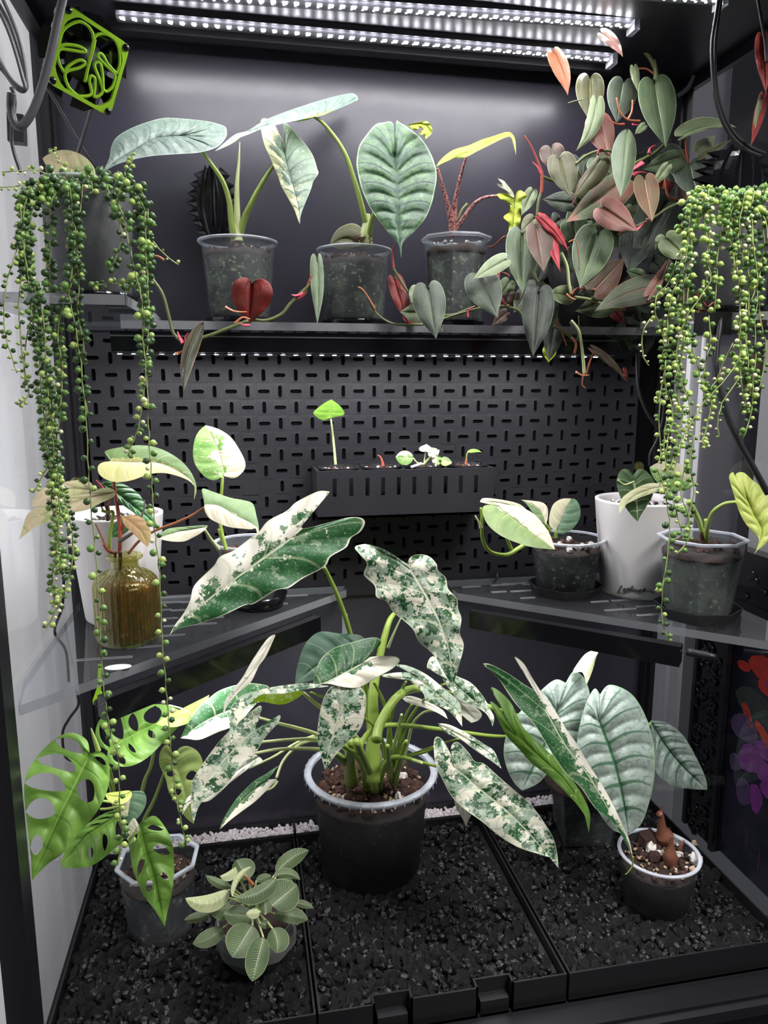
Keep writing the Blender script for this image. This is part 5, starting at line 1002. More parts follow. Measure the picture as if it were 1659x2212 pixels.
stem(W, 'stempale', D4('700,110 740,140 800,120'), 2, 2, YW-.012); stem(W, 'stempale', D4('1020,150 1010,200 1000,240'), 2.5, 3, YW+.02); stem(W, 'stempale', D4('800,110 850,170 905,235'), 2, 3, YW-.008, YW+.03)
def onpot(px, py):                     # a point of the picture carried onto the planter's wall
    d = (FW+RT*((px-CX)/F)-UP*((py-CY)/F)); lo, hi = .6, .95; q = CAMP
    for i in range(1500):
        t_ = lo+(hi-lo)*i/1499; q = CAMP+d*t_; z = (q.z-c_.z)/h; rr_ = rb*1.02+(rt-rb*1.02)*z
        if (q.x-c_.x)**2+(q.y-c_.y)**2 < (rr_+.0003)**2: break
    return q
mb = MB()
for st in ['722,783 712,800 700,822 696,830 712,826 735,836 738,822', '738,822 748,808 742,802 732,812 735,826 750,826 760,814', '760,814 772,806 764,800 752,812 758,824 772,818', '772,818 790,784 776,818 788,806 794,810 790,822 802,816', '802,816 808,808 804,822 816,822 820,808 818,822 828,818', '828,818 842,806 832,820 844,818 838,834 826,836 842,822 856,814', '856,814 872,808 862,804 852,816 860,824 874,812 876,822 900,820 928,832']:
    P = [onpot(*q[:2]) for q in cat(D4(st), 26)]; mb.tube(P, .0008, 5)
mb.build('lettering', plain('grey_print', (.10, .10, .11), .5), W, True)
# octagonal pot
c_, rb, h = place(1533, 1345, MZ+.003, 138, 1160); rt = 86*MP(c_); YO = c_.y
saucer(c_-Vector((0, 0, .003)), 84*MP(c_), .014, 'black eight-sided saucer at the front of the right corner shelf', 8, .2, 'blackmatt')
K = empty('potted_alocasia', c_, 'yellow-leaved alocasia in the tall eight-sided clear pot on the right shelf', 'plant')
pot(K, c_, rb*1.02, rt*1.0, h, n=8, rot=.2, root='rootoct', chips=(('bark_piece', 'bark', 26, .003, .006, True),), seed=13, shell='pothaze', soilgap=.012, rimw=.003)
leaf(K, 'yellow_leaf', D4('1530,235 1570,330 1620,440 1570,590'), D4('1490,180 1440,130 1440,60 1410,90 1440,200 1470,300 1510,380 1560,440 1600,480 1590,540 1570,590'), D4('1490,180 1450,80 1500,60 1560,110 1620,160 1700,260 1720,380 1690,450 1640,520 1590,560 1570,590'), YO-.05, up=.4, sl=-.3, nk=72)
stem(K, 'petg', D4('1452,250 1380,262 1310,310 1280,380 1265,440 1262,500'), 3.6, 6, YO-.05, YO-.01); stem(K, 'petg', D4('1148,245 1190,310 1225,390 1240,480'), 6, 5, YO-.02, YO-.01); stem(K, 'petg', D4('1262,360 1265,430 1262,500'), 9, 5, YO-.012, name='sheath', flat=.5)
stem(K, 'brown', D4('1235,430 1232,470 1240,500'), 4, 4, YO-.012, name='dry_stem')

# ================================================================= propagation box
p0, p1 = at(684, 1020, -.075), at(1062, 1010, -.075); bx0, bx1 = .0865, .3045; bz0, bz1 = -.161, -.1035; by0, by1 = -.075, -.008
e = empty('propagation_box', ((bx0+bx1)/2, (by0+by1)/2, bz0), 'black slotted plastic box of seedlings hanging on the pegboard', 'box')
mb = MB(); mb.box((bx0, by0, bz0), (bx1, by0+.003, bz1-.031)); mb.box((bx0, by0, bz1-.009), (bx1, by0+.003, bz1))
sx = [C5('%d,1620' % x)[0][0] for x in (542, 648, 752, 852, 952, 1052, 1152, 1252, 1349, 1446)]; xs = [bx0]
wsl = .0024
for x in sx: X_ = at(x, 1050, by0).x; mb.box((xs[-1], by0, bz1-.031), (X_-wsl, by0+.003, bz1-.009)); xs.append(X_+wsl)
mb.box((xs[-1], by0, bz1-.031), (bx1, by0+.003, bz1-.009)); mb.box((bx0, by0+.003, bz0), (bx0+.003, by1, bz1)); mb.box((bx1-.003, by0+.003, bz0), (bx1, by1, bz1)); mb.box((bx0, by1-.003, bz0), (bx1, by1, bz1)); mb.box((bx0, by0, bz0), (bx1, by1, bz0+.003))
tm = MB(); holes_x = [at((a+b)/2, 1005, -.045).x for a, b in ((685, 777), (778, 870), (872, 962), (963, 1052))]
mb.build('box_shell', M['peg'], e)
sd = [('seedling with one small green umbrella leaf in the leftmost cell', 'alocasia_seedling'), ('bare red sprout in the second cell of the seedling box', 'red_sprout'), ('white variegated seedling in the third cell of the seedling box', 'variegated_seedling'), ('tiny seedling with one narrow leaf in the rightmost cell', 'small_seedling')]
SP = []
for X_, (lab, nm) in zip(holes_x, sd):
    cp = Vector((X_, -.0425, bz1-.048)); q = empty(nm, cp, lab, 'seedling'); SP.append(q)
    mb = MB().lathe([(.018, 0), (.0245, .046), (.0265, .0475), (.0265, .0495), (.0235, .0495), (.0225, .044), (.017, .002)], cp, 8, .39, cap0=True); mb.build('nursery_pot', M['blackmatt'], q)
    MB().lathe([(.0003, .044), (.0228, .044)], cp, 16).build('soil', M['soil'], q); r = random.Random(int(X_*1000)); b1, b2 = MB(), MB()
    for k in range(46):
        a = r.random()*6.28; d_ = .021*math.sqrt(r.random()); stones_mb(b1 if k % 3 else b2, cp+Vector((d_*math.cos(a), d_*math.sin(a), .0455)), .0012+.0022*r.random(), r)
    b1.build('bark_grit', M['bark'], q, kind='stuff'); b2.build('white_grit', M['pebble'], q, kind='stuff')
ys = -.0425
stem(SP[0], 'stempale', C5('548,1495 540,1400 530,1300 518,1200'), 3.2, 1.8, ys); leaf(SP[0], 'light_green', C5('508,1190 512,1150 515,1110 520,1075'), C5('500,1200 470,1210 430,1190 405,1160 440,1125 480,1095 520,1075'), C5('505,1200 540,1190 590,1180 605,1160 580,1120 550,1095 520,1075'), ys-.02, up=-.3, relief=.001)
stem(SP[1], 'stemred', C5('815,1430 835,1445 848,1480 850,1500'), 1, 4, ys, name='sprout')
lf(SP[2], 'mottled_cream', 'oval', C5('1045,1450')[0], C5('932,1445')[0], (16, 15), ys-.018, up=.3); lf(SP[2], 'white_leaf', 'heart', C5('1125,1405')[0], C5('1130,1360')[0], (15, 15), ys-.01, up=1); lf(SP[2], 'white_leaf', 'lance', C5('1140,1430')[0], C5('1215,1400')[0], 12, ys-.012, wave=.003); lf(SP[2], 'mottled_cream', 'lance', C5('1200,1430')[0], C5('1190,1505')[0], 11, ys-.018, wave=.003); lf(SP[2], 'yellow_olive', 'lance', C5('1215,1465')[0], C5('1295,1480')[0], 10, ys-.016)
stem(SP[2], 'stempale', C5('1045,1450 1070,1480 1110,1490'), 1.5, 2, ys-.01); stem(SP[2], 'stempale', C5('1110,1490 1140,1460 1180,1420'), 3, 2.5, ys-.005); stem(SP[2], 'stempale', C5('1115,1480 1120,1440 1125,1405'), 1.8, 1.5, ys-.005); stem(SP[2], 'white_pebble_tag' if False else 'whiteplastic', C5('1030,1510 1100,1485'), 3.4, 3.4, ys-.018, name='tag')
stem(SP[3], 'stemorange', C5('1382,1490 1385,1450'), 4, 1.8, ys, name='sprout'); stem(SP[3], 'stemmid', C5('1385,1450 1390,1420 1400,1412'), 1.4, 1, ys); lf(SP[3], 'light_green', 'lance', C5('1390,1412')[0], C5('1483,1412')[0], (4, 4), ys-.01, bend=3)

# ================================================================= big variegated alocasia
def floorpot(cx_, yb, wb, ytop): return place(cx_, yb, GZ-.006, wb, ytop)
c_, rb, h = floorpot(800, 1945, 234, 1662); s_ = MP(Vector((c_.x, c_.y, c_.z+h))); rt = 131*s_; YP = c_.y
Bg = empty('potted_alocasia', c_, 'largest plant, arrow-leaved white splashed alocasia in the big clear pot in the middle', 'plant')
pot(Bg, c_, rb, rt, h, n=72, root='rootdark', shell='potclear', rimw=.007, rimh=.010, soilgap=.022, chips=(('bark_chip', 'bark', 70, .004, .009, True), ('dark_bark_chip', 'barkdark', 60, .003, .008, True), ('tan_grit', 'perlite', 220, .0015, .0028, False), ('white_pebble', 'pebble', 9, .004, .007, True)), seed=21, ribs=40)
YF = YP
leaf(Bg, 'frydek_halfr', D2('805,475 560,650 360,800 150,970 20,1100'), D2('870,420 860,400 900,340 970,260 1042,190 1020,180 960,185 830,250 770,305 650,370 590,440 530,485 430,560 340,600 300,660 180,780 150,880 110,960 50,1040 20,1100'), D2('870,420 930,410 1080,370 1160,350 1240,350 1270,380 1240,440 1180,480 1150,540 1050,600 1010,665 870,740 780,800 700,815 560,900 500,910 350,980 200,1030 80,1060 20,1100'), -.235, up=.55, sl=-.15, wave=.004, nk=96, nv=9, nw=5)
leaf(Bg, 'frydek', D3('490,380 600,560 690,740 740,900 765,1140'), D3('475,350 440,330 330,260 220,225 170,228 135,245 170,290 215,350 195,420 265,490 275,560 340,590 385,660 460,720 510,770 550,850 640,930 700,1030 765,1140'), D3('475,350 490,310 540,290 610,300 660,350 670,390 720,440 735,510 790,570 800,640 820,700 810,790 835,870 810,980 790,1050 765,1140'), -.27, up=.35, fold=.15, wave=.005, nk=96, nv=9, nw=5)
leaf(Bg, 'frydek_dark', D2('1250,1180 1100,1230 950,1310 822,1420'), D2('1280,1140 1230,1100 1100,1090 980,1080 900,1140 860,1220 830,1330 822,1420'), D2('1280,1140 1200,1300 1060,1350 950,1385 822,1420'), -.18, up=.7)
leaf(Bg, 'frydek_half', D2('1250,1285 1130,1350 1030,1400 930,1432'), D2('1300,1240 1330,1210 1372,1150 1350,1120 1290,1120 1180,1150 1080,1180 1000,1240 970,1290 945,1380 930,1432'), D2('1300,1240 1400,1235 1470,1240 1492,1270 1440,1320 1350,1370 1250,1430 1180,1440 1060,1420 990,1410 930,1432'), -.26, up=.7, wave=.003, nk=64)
leaf(Bg, 'frydek', D6('575,110 540,230 500,370 480,490'), D6('600,-50 520,-50 460,60 430,250 445,350 465,430 480,490'), D6('600,-50 680,-60 740,0 735,130 700,230 600,330 540,400 480,490'), -.29, up=.3, nk=56, fold=.1)
leaf(Bg, 'frydek', D2('1030,1425 850,1425 700,1440 550,1500 440,1600')+[(500, 1605)], D2('1035,1430 900,1410 700,1430 570,1460 480,1490 420,1550 400,1620')+[(497, 1585), (500, 1608)], D2('1035,1432 900,1445 750,1475 620,1480 540,1520 500,1580 470,1640')+[(505, 1585), (500, 1608)], -.28, up=.8, nk=60, relief=0)
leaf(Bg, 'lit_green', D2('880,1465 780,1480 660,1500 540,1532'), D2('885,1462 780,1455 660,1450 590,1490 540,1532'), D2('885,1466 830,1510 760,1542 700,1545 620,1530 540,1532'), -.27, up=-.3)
leaf(Bg, 'frydek_cream', D2('690,1100 600,1260 500,1400 400,1520 357,1650'), D2('690,1098 640,1130 550,1260 480,1380 380,1510 357,1650'), D2('696,1102 640,1230 590,1300 540,1400 450,1480 380,1570 357,1650'), -.27, up=.5, nk=44)
leaf(Bg, 'frydek_half', D5('1640,60 1450,110 1300,180 1155,280'), D5('1650,20 1720,-40 1690,-62 1567,-71 1417,-31 1330,30 1267,89 1200,190 1155,280'), D5('1650,20 1680,40 1640,60 1560,150 1480,210 1400,240 1280,290 1200,285 1155,280'), -.20, up=.6, nk=50)
leaf(Bg, 'frydek', D5('1640,220 1500,350 1350,520 1260,680 1240,830'), D5('1640,215 1660,150 1675,80 1640,85 1480,220 1380,330 1280,470 1230,560 1220,650 1225,740 1240,830'), D5('1640,215 1700,200 1790,130 1780,180 1700,270 1620,400 1560,430 1480,540 1400,620 1300,680 1260,750 1240,830'), -.28, up=.5, nk=70, wave=.002)
leaf(Bg, 'frydek_cream', D5('1655,400 1500,500 1330,640 1200,690 1168,770'), D5('1640,385 1480,440 1300,600 1200,660 1165,770'), D5('1660,400 1680,430 1600,470 1480,560 1340,680 1230,690 1165,770'), -.24, up=.7)
leaf(Bg, 'frydek_half', D5('1700,560 1580,650 1480,760 1408,862'), D5('1720,545 1790,455 1700,510 1620,560 1520,660 1440,780 1406,862'), D5('1720,545 1775,545 1720,600 1640,680 1560,740 1480,800 1408,862'), -.22, up=.6, nk=44)
leaf(Bg, 'frydek', D3('510,1060 600,1130 720,1230 810,1310 825,1392'), D3('490,1040 400,1000 440,995 500,1010 600,1060 700,1140 800,1230 820,1300 825,1392'), D3('490,1045 400,1045 310,1062 340,1078 480,1100 570,1170 600,1230 700,1270 760,1310 825,1392'), -.20, up=.6, nk=50)
leaf(Bg, 'frydek', D3('780,1120 880,1210 980,1300 1020,1390'), D3('760,1080 680,1030 600,1018 640,940 760,1050 880,1110 960,1200 1010,1290 1030,1330 1020,1390'), D3('760,1085 700,1070 720,1120 770,1180 830,1230 900,1260 980,1310 1020,1390'), -.17, up=.6, nk=50)
leaf(Bg, 'frydek_cream', D3('700,1180 800,1260 900,1340 870,1365'), D3('690,1150 800,1200 900,1260 950,1310 930,1350 890,1365'), D3('690,1160 660,1200 720,1270 800,1300 860,1350 890,1365'), -.165, up=.5)
leaf(Bg, 'frydek_cream', D3('460,1205 580,1240 680,1290 732,1342'), D3('440,1205 500,1195 600,1230 700,1285 732,1342'), D3('440,1210 480,1240 580,1270 660,1300 732,1342'), -.18, up=.8); leaf(Bg, 'frydek', D3('680,1380 800,1440 940,1520 1040,1590 1076,1660'), D3('665,1370 740,1378 850,1430 960,1500 1030,1550 1076,1660'), D3('665,1372 720,1430 820,1480 920,1550 1010,1610 1076,1660'), -.19, up=.7)
leaf(Bg, 'frydek', PX('982,1658 1039,1706 1100,1756 1150,1808 1206,1875'), PX('975,1631 958,1601 943,1591 937,1608 941,1652 955,1682 975,1719 1000,1745 1040,1774 1079,1806 1119,1830 1167,1846 1199,1857 1206,1875'), PX('975,1631 975,1611 989,1603 1012,1625 1026,1645 1046,1650 1080,1680 1107,1703 1143,1734 1171,1770 1195,1810 1204,1846 1206,1875'), -.27, up=.5, nk=80, wave=.003); leaf(Bg, 'frydek_cream', PX('990,1705 1000,1740 1007,1787'), PX('978,1712 985,1745 1000,1770 1007,1787'), PX('1015,1740 1020,1755 1012,1772 1007,1787'), -.265)
leaf(Bg, 'frydek_halfr', PX('1180,1535 1222,1611 1274,1679 1318,1754 1350,1802 1367,1853'), PX('1170,1500 1150,1478 1125,1440 1110,1417 1132,1434 1152,1468 1176,1505 1199,1535 1226,1579 1246,1606 1273,1653 1298,1691 1318,1726 1338,1766 1358,1810 1367,1853')[::1], PX('1170,1500 1135,1480 1098,1455 1060,1435 1043,1434 1060,1450 1080,1470 1098,1498 1118,1525 1152,1562 1192,1627 1222,1670 1254,1700 1286,1746 1318,1770 1346,1810 1367,1853'), -.30, up=.4, nk=80, wave=.002, relief=0)
leaf(Bg, 'frydek_green', PX('1115,1589 1170,1640 1215,1682 1255,1740 1272,1800'), PX('1105,1560 1080,1530 1058,1514 1075,1552 1095,1590 1123,1620 1150,1650 1190,1680 1230,1720 1262,1760 1272,1800'), PX('1105,1560 1085,1510 1057,1485 1075,1490 1105,1520 1130,1570 1170,1610 1210,1650 1240,1690 1262,1725 1275,1760 1272,1800'), -.27, up=.5, nk=50)
stem(Bg, 'stemmid', PX('1367,1850 1366,1870 1356,1885 1350,1889'), 2, .8, -.30, name='leaf_tip')
YS = YP-.01
for pts, r0, r1, Y0, mt in [(PX('806,1690 808,1600 806,1500 818,1430 838,1350 852,1325'), 16, 4.5, -.20, 'stemmid'), (PX('700,1225 722,1270 745,1330 765,1400 785,1470 795,1530 800,1600'), 4, 7, -.2, 'stemmid'), (D6('770,600 780,400 790,200 770,0'), 20, 9, YS, 'stemmid'),
  (D3('275,1480 300,1370 400,1210 520,1148 700,1170 900,1230 1100,1300 1270,1345'), 12, 4, -.235, 'stemmid'), (D3('160,1560 190,1480 260,1405 400,1380 700,1410 1000,1450 1190,1455'), 7, 3.4, -.25, 'stemmid'), (D6('60,150 180,185 300,215 430,255 600,330'), 3, 5, -.23, 'stempale'), (D6('75,305 250,290 430,285 560,310 650,400'), 3, 5, -.24, 'stempale'), (D6('20,380 200,350 440,352 560,380 660,470'), 3, 6, -.25, 'stempale'),
  (D6('0,470 150,400 300,310 430,258'), 2.6, 3.4, -.22, 'stempale'), (D6('170,535 210,430 290,340 360,305 430,298 560,330'), 3.2, 4, -.23, 'stempale'), (D6('80,625 140,600 175,560'), 2.6, 3, -.22, 'stempale'), (D6('340,-10 460,90 600,180 700,300'), 4, 5, -.22, 'stempale'), (D6('390,-10 500,30 620,90'), 3, 4, -.22, 'stemmid'),
  (D3('260,1110 320,1230 360,1400 370,1560'), 3, 5, -.22, 'stemmid'), (D3('465,1105 440,1150 380,1290 350,1500 380,1640'), 2.6, 5, -.21, 'stemmid'), (D3('500,1250 460,1330 430,1450 400,1620'), 2.4, 5, -.205, 'stemmid'), (D3('640,1180 560,1240 470,1380 420,1560 400,1640'), 2.6, 5, -.20, 'stemmid'), (D3('650,1290 580,1300 510,1370 480,1480 440,1640'), 2.4, 4, -.19, 'stempale'), (D3('190,1330 270,1400 320,1500 340,1640'), 2.6, 5, -.24, 'stemmid'), (D3('800,1470 700,1500 600,1550 480,1580'), 2, 3, -.21, 'stemmid'), (D3('640,1520 520,1560 450,1590'), 2, 2.6, -.22, 'stemmid'),
  (D3('710,1120 660,1140 600,1180'), 2.5, 2.5, -.19, 'stemmid'), (D6('1190,460 1080,430 950,400 880,430 840,520 830,600'), 3, 8, -.27, 'stemmid'), (D6('1100,440 980,405 920,400'), 3, 4, -.265, 'stempale'), (D6('640,300 640,420 650,560'), 9, 16, -.25, 'stemmid'), (D6('590,320 680,390 730,480 745,580'), 5, 9, -.265, 'stemmid'), (D6('680,300 740,440 790,560 800,620'), 8, 9, -.27, 'stemmid'), (D6('880,330 890,450 910,560'), 5, 7, -.25, 'stemmid'), (D6('1000,300 960,430 920,570'), 4, 9, -.25, 'stemmid'), (D6('970,130 940,260 900,420'), 3, 5, -.22, 'stempale'), (D6('540,380 600,430 640,470'), 6, 8, -.25, 'stemmid')]:
    stem(Bg, mt, pts, r0, r1, Y0, YS-.012 if Y0 < YS else Y0, name='petiole')
stem(Bg, 'stempale', PX('866,1335 850,1370 838,1400'), 1.5, 4, -.215, name='new_spike'); stem(Bg, 'stempale', D6('790,340 800,420 790,500'), 14, 20, YS-.012, name='stem_base', n=12)

# ================================================================= silver-leaf alocasia in a dark square pot
c_, rb, h = floorpot(1272, 1842, 128, 1650); rt = 84*MP(c_)
SA = empty('potted_alocasia', c_, 'alocasia with large silvery embossed leaves in the dark square pot at back right', 'plant')
pot(SA, c_, rb*1.12, rt*1.1, h, n=4, rot=.62, root='rootgrey', shell='pothaze', soilgap=.015, seed=31, rimmat='pothaze')
leaf(SA, 'silver', PX('1203,1535 1180,1600 1150,1660 1128,1708'), PX('1222,1475 1200,1468 1170,1490 1130,1530 1100,1570 1088,1620 1095,1660 1110,1690 1128,1708'), PX('1222,1475 1240,1450 1265,1470 1277,1520 1270,1570 1240,1620 1200,1650 1165,1690 1128,1708'), -.17, up=.35, nk=90, nv=8)
leaf(SA, 'silver', PX('1294,1558 1325,1640 1345,1720 1358,1802'), PX('1296,1500 1283,1488 1262,1530 1248,1590 1246,1640 1262,1690 1285,1740 1315,1785 1340,1800 1358,1802'), PX('1296,1500 1318,1479 1365,1500 1398,1555 1414,1620 1413,1680 1402,1735 1385,1780 1358,1802'), -.20, up=.3, fold=.1, nk=90, nv=8)
leaf(SA, 'silver', PX('1408,1562 1440,1612 1480,1660 1528,1706'), PX('1405,1556 1440,1562 1475,1588 1505,1638 1524,1680 1528,1706'), PX('1405,1560 1412,1620 1418,1668 1450,1695 1490,1704 1528,1706'), -.15, up=.4, nk=70, nv=8)
leaf(SA, 'rolled_leaf', D4('595,1180 540,1260 500,1330 495,1410'), D4('595,1178 500,1215 450,1270 410,1340 470,1340 495,1410'), D4('597,1182 560,1230 545,1300 520,1370 500,1415'), -.17, up=.3, fold=(.6, .6))
for pts, r0, r1, Y0 in [('1203,1535 1235,1600 1262,1660', 4, 8, -.16), ('1294,1558 1285,1620 1272,1670', 4, 8, -.17), ('1408,1562 1350,1600 1290,1670', 4, 7, -.14), ('1263,1475 1270,1560 1270,1660', 4, 6, -.15)]: stem(SA, 'petg', PX(pts), r0, r1, Y0, c_.y)

# ================================================================= split-leaf monstera
c_, rb, h = floorpot(330, 2055, 138, 1853); s_ = MP(Vector((c_.x, c_.y, c_.z+h))); rt = 78*s_
Mo = empty('potted_monstera', c_, 'bright green holed-leaf monstera in the eight-sided clear pot at left', 'plant')
pot(Mo, c_, rb*1.05, rt*1.06, h, n=8, rot=.30, root='rootgrey', shell='pothaze', soilgap=.018, chips=(('bark_piece', 'bark', 40, .002, .005, False), ('grit', 'perlite', 40, .001, .002, False)), seed=41, rimw=.0035, rimh=.006)
def H(*a): return [tuple(x) for x in a]
leaf(Mo, 'monstera', D5('575,385 470,600 370,800 290,980 205,1190'), D5('575,380 560,300 500,255 420,250 320,310 220,420 160,540 158,700 175,850 190,960 200,1080 205,1190'), D5('575,380 640,365 690,410 702,500 690,600 640,720 560,830 480,920 400,1020 300,1090 205,1190'), -.26, up=.35, wave=.003, nk=84, nv=7,
     holes=H((-1, .18, .31, .20, .96, .80), (-1, .33, .44, .12, .95, .85), (-1, .46, .57, .14, .97, .9), (-1, .60, .72, .16, .96, .9), (-1, .78, .90, .2, .95, .8), (1, .12, .24, .22, .82, .62), (1, .36, .54, .06, .72, .72)))
leaf(Mo, 'monstera', D5('690,360 800,290 950,210 1100,150 1215,120'), D5('690,355 640,330 610,250 640,160 720,100 830,70 950,65 1060,65 1150,100 1215,120'), D5('690,360 690,430 760,460 850,455 950,400 1050,300 1130,220 1215,120'), -.22, up=.7, nk=70, nv=7,
     holes=H((-1, .20, .33, .08, .88, .7), (-1, .35, .50, .06, .93, .8), (-1, .52, .63, .06, .72, .7), (-1, .65, .82, .06, .9, .8), (1, .18, .38, .25, .85, .6), (1, .42, .5, .2, .6, .5), (1, .62, .72, .15, .6, .5)))
leaf(Mo, 'monstera_under', D5('1110,400 1150,520 1190,650 1240,830'), D5('1110,410 1070,320 1025,370 1020,450 1060,540 1080,620 1130,700 1190,790 1240,830'), D5('1110,410 1140,350 1200,330 1270,370 1300,450 1280,540 1240,640 1230,720 1240,830'), -.19, up=.3, holes=H((1, .48, .62, .25, .8, .7), (-1, .42, .55, .25, .8, .6), (-1, .60, .74, .2, .8, .6)))
leaf(Mo, 'monstera', D5('890,830 930,1000 980,1150 1020,1330 1055,1490'), D5('890,830 860,900 820,930 830,1000 850,1120 880,1200 920,1290 990,1380 1055,1490'), D5('890,830 940,790 995,780 1050,840 1100,940 1115,1100 1100,1270 1070,1400 1055,1490'), -.30, up=.3, wave=.003, nk=80, nv=7,
     holes=H((1, .22, .34, .3, .85, .5), (1, .40, .54, .3, .85, .6), (1, .62, .72, .35, .75, .5), (-1, .24, .34, .2, .7, .4), (-1, .46, .60, .2, .85, .5), (-1, .64, .76, .2, .7, .6)))
leaf(Mo, 'white_leaf', D5('885,900 860,860 840,830'), D5('885,830 855,790 815,850 803,900 830,960'), D5('888,832 890,880 860,900 850,940 830,960'), -.305, up=.3, label='cream and brown scorched leaf edge')
leaf(Mo, 'monstera', D5('800,740 650,840 560,900 470,1000 390,1080'), D5('800,735 740,740 650,770 560,830 470,900 420,990 390,1080'), D5('800,745 805,900 720,1000 600,1090 500,1112 390,1105'), -.20, up=.5, nk=70, nv=7, holes=H((1, .28, .44, .2, .88, .7), (1, .50, .60, .3, .8, .6), (1, .66, .76, .4, .8, .5), (-1, .25, .33, .2, .8, .5), (-1, .36, .43, .2, .8, .5), (-1, .48, .56, .2, .8, .5)))
leaf(Mo, 'green_blue', D5('845,620 830,700 820,760 800,830'), D5('845,620 790,660 770,720 780,780 800,830'), D5('845,618 920,625 937,690 900,770 850,815 800,830'), -.25, up=.3, relief=.001); lf(Mo, 'yellow_leaf', 'oval', D5('840,620')[0], D5('672,635')[0], (18, 10), -.255, up=1, bend=8)
lf(Mo, 'light_green', 'lance', D5('1060,180')[0], D5('1340,2')[0], (14, 20), -.21, up=.8, bend=-8); lf(Mo, 'light_green', 'lance', D5('1215,118')[0], D5('1000,190')[0], (20, 14), -.215, up=.8); stem(Mo, 'stempale', D5('1220,150 1210,120 1160,90 1080,68'), 2, 1.5, -.22)
for pts, r0, r1, Y0, Y1 in [('985,245 985,350 965,460 930,540 905,630 860,740 840,860', 3, 5, -.20, c_.y), ('1090,440 1060,480 1020,590 980,690 925,800 900,900', 2.5, 5, -.19, c_.y), ('575,385 620,500 700,560 730,700 790,860', 3, 5, -.25, c_.y), ('700,470 720,560 735,700 800,880', 3.4, 5, -.21, c_.y), ('800,745 830,830 850,900', 3, 4, -.2, c_.y), ('650,680 720,690 780,690', 3, 3, -.24, -.24), ('630,360 600,270 582,215', 6, 1, -.24, -.25), ('850,930 875,1000 870,1090', 7, 6, -.27, c_.y), ('640,735 700,730 760,715', 3, 3, -.24, -.24)]: stem(Mo, 'petg', D5(pts), r0, r1, Y0, Y1)

# ================================================================= striped philodendron in ribbed grey pot
c_, rb, h = floorpot(545, 2125, 130, 1978); rt = 88*MP(c_)
Bi = empty('potted_philodendron', c_, 'small bushy philodendron with cream-striped oval leaves in a faceted grey pot', 'plant')
fac = lambda a, z: 1-.055*abs(((a*9/6.283+z/h*.0) % 1)-.5)*2*math.sin(min(1, z/h)*3.1)
mb = MB().lathe([(rb*.62, 0), (rb*.86, h*.08), (rb*1.08, h*.25), (rt*.98, h*.5), (rt, h*.72), (rt*.97, h*.92), (rt*.92, h), (rt*.88, h), (rt*.86, h*.9), (rb*.6, h*.1)], c_, 54, cap0=True, rfun=fac); mb.build('pot', plain('grey_ceramic', (.14, .15, .14), .6, var=.25, scale=60, bump=.2), Bi, False)
MB().lathe([(.0003, h*.9), (rt*.86, h*.9)], c_, 30).build('soil', M['soil'], Bi)
sc8 = 660/1659.
def bl(A_, T_, w_, mt='birkin', Y=-.30, bend=0, **k):
    a = (100+A_[0]*sc8, 1700+A_[1]*sc8); b = (100+T_[0]*sc8, 1700+T_[1]*sc8); w2 = tuple(x*sc8*1.15 for x in w_) if isinstance(w_, tuple) else w_*sc8*1.15
    lf(Bi, mt, 'oval', a, b, w2, Y, bend=bend*sc8, **{**dict(up=.6, fold=.15, nk=34), **k}); q = (545, 1965); m_ = ((a[0]+q[0])/2, (a[1]+q[1])/2-4); stem(Bi, 'stempale', [a, m_, q], 2, 3.4, Y, c_.y-.01)
yb_ = c_.y
for a in [((1250, 465), (1425, 345), (36, 42), 'birkin', yb_+.0, 20), ((1235, 485), (1378, 505), (25, 20), 'birkin', yb_-.02, 26), ((1225, 645), (1362, 530), (85, 75), 'birkin', yb_-.05), ((1330, 630), (1450, 658), (20, 18), 'birkin_plain', yb_-.02, 8), ((1240, 690), (1421, 722), (42, 38), 'birkin_plain', yb_-.03, 8), ((1190, 690), (1185, 600), 34, 'birkin', yb_-.06), ((1245, 495), (1028, 605), (50, 30), 'birkin', yb_-.045, 26), ((1100, 500), (1030, 395), (52, 62), 'birkin', yb_-.03), ((1025, 440), (943, 484), (30, 14), 'birkin_pale', yb_-.035, 16), ((990, 560), (754, 603), (45, 40), 'birkin_pale', yb_-.04, 50), ((1010, 545), (865, 480), (22, 22), 'birkin_plain', yb_-.02, 10), ((1010, 590), (1115, 432), (16, 12), 'birkin_pale', yb_-.055, 25), ((890, 685), (748, 722), (22, 28), 'birkin_plain', yb_-.03, 8), ((1005, 650), (888, 680), (52, 50), 'birkin_plain', yb_-.035), ((1120, 700), (962, 690), (55, 48), 'birkin', yb_-.055), ((1160, 680), (1086, 690), (28, 20), 'birkin_pale', yb_-.07), ((960, 765), (795, 852), (42, 40), 'birkin_plain', yb_-.045, 12), ((1120, 750), (1010, 925), (80, 82), 'birkin', yb_-.075), ((1120, 810), (1030, 920), 52, 'birkin_plain', yb_-.06), ((1178, 815), (1118, 1056), (50, 58), 'birkin', yb_-.085), ((1228, 768), (1250, 902), (58, 46), 'birkin', yb_-.075, 14), ((1140, 510), (1222, 482), (22, 18), 'birkin_plain', yb_-.01), ((1060, 640), (1150, 600), 40, 'birkin_plain', yb_-.02), ((1160, 740), (1220, 750), 22, 'birkin', yb_-.06), ((1290, 560), (1300, 480), 40, 'birkin_plain', yb_-.0), ((980, 600), (960, 560), 25, 'birkin_plain', yb_-.02)]:
    bl(a[0], a[1], a[2], a[3], a[4], a[5] if len(a) > 5 else 0)
stem(Bi, 'stempink' if False else 'stemorange', D8('1075,480 1100,505 1120,530'), 2, 5, yb_-.035, name='sheath'); stem(Bi, 'stempale', D8('1170,580 1150,640 1160,720'), 5, 7, yb_-.03, name='stem')

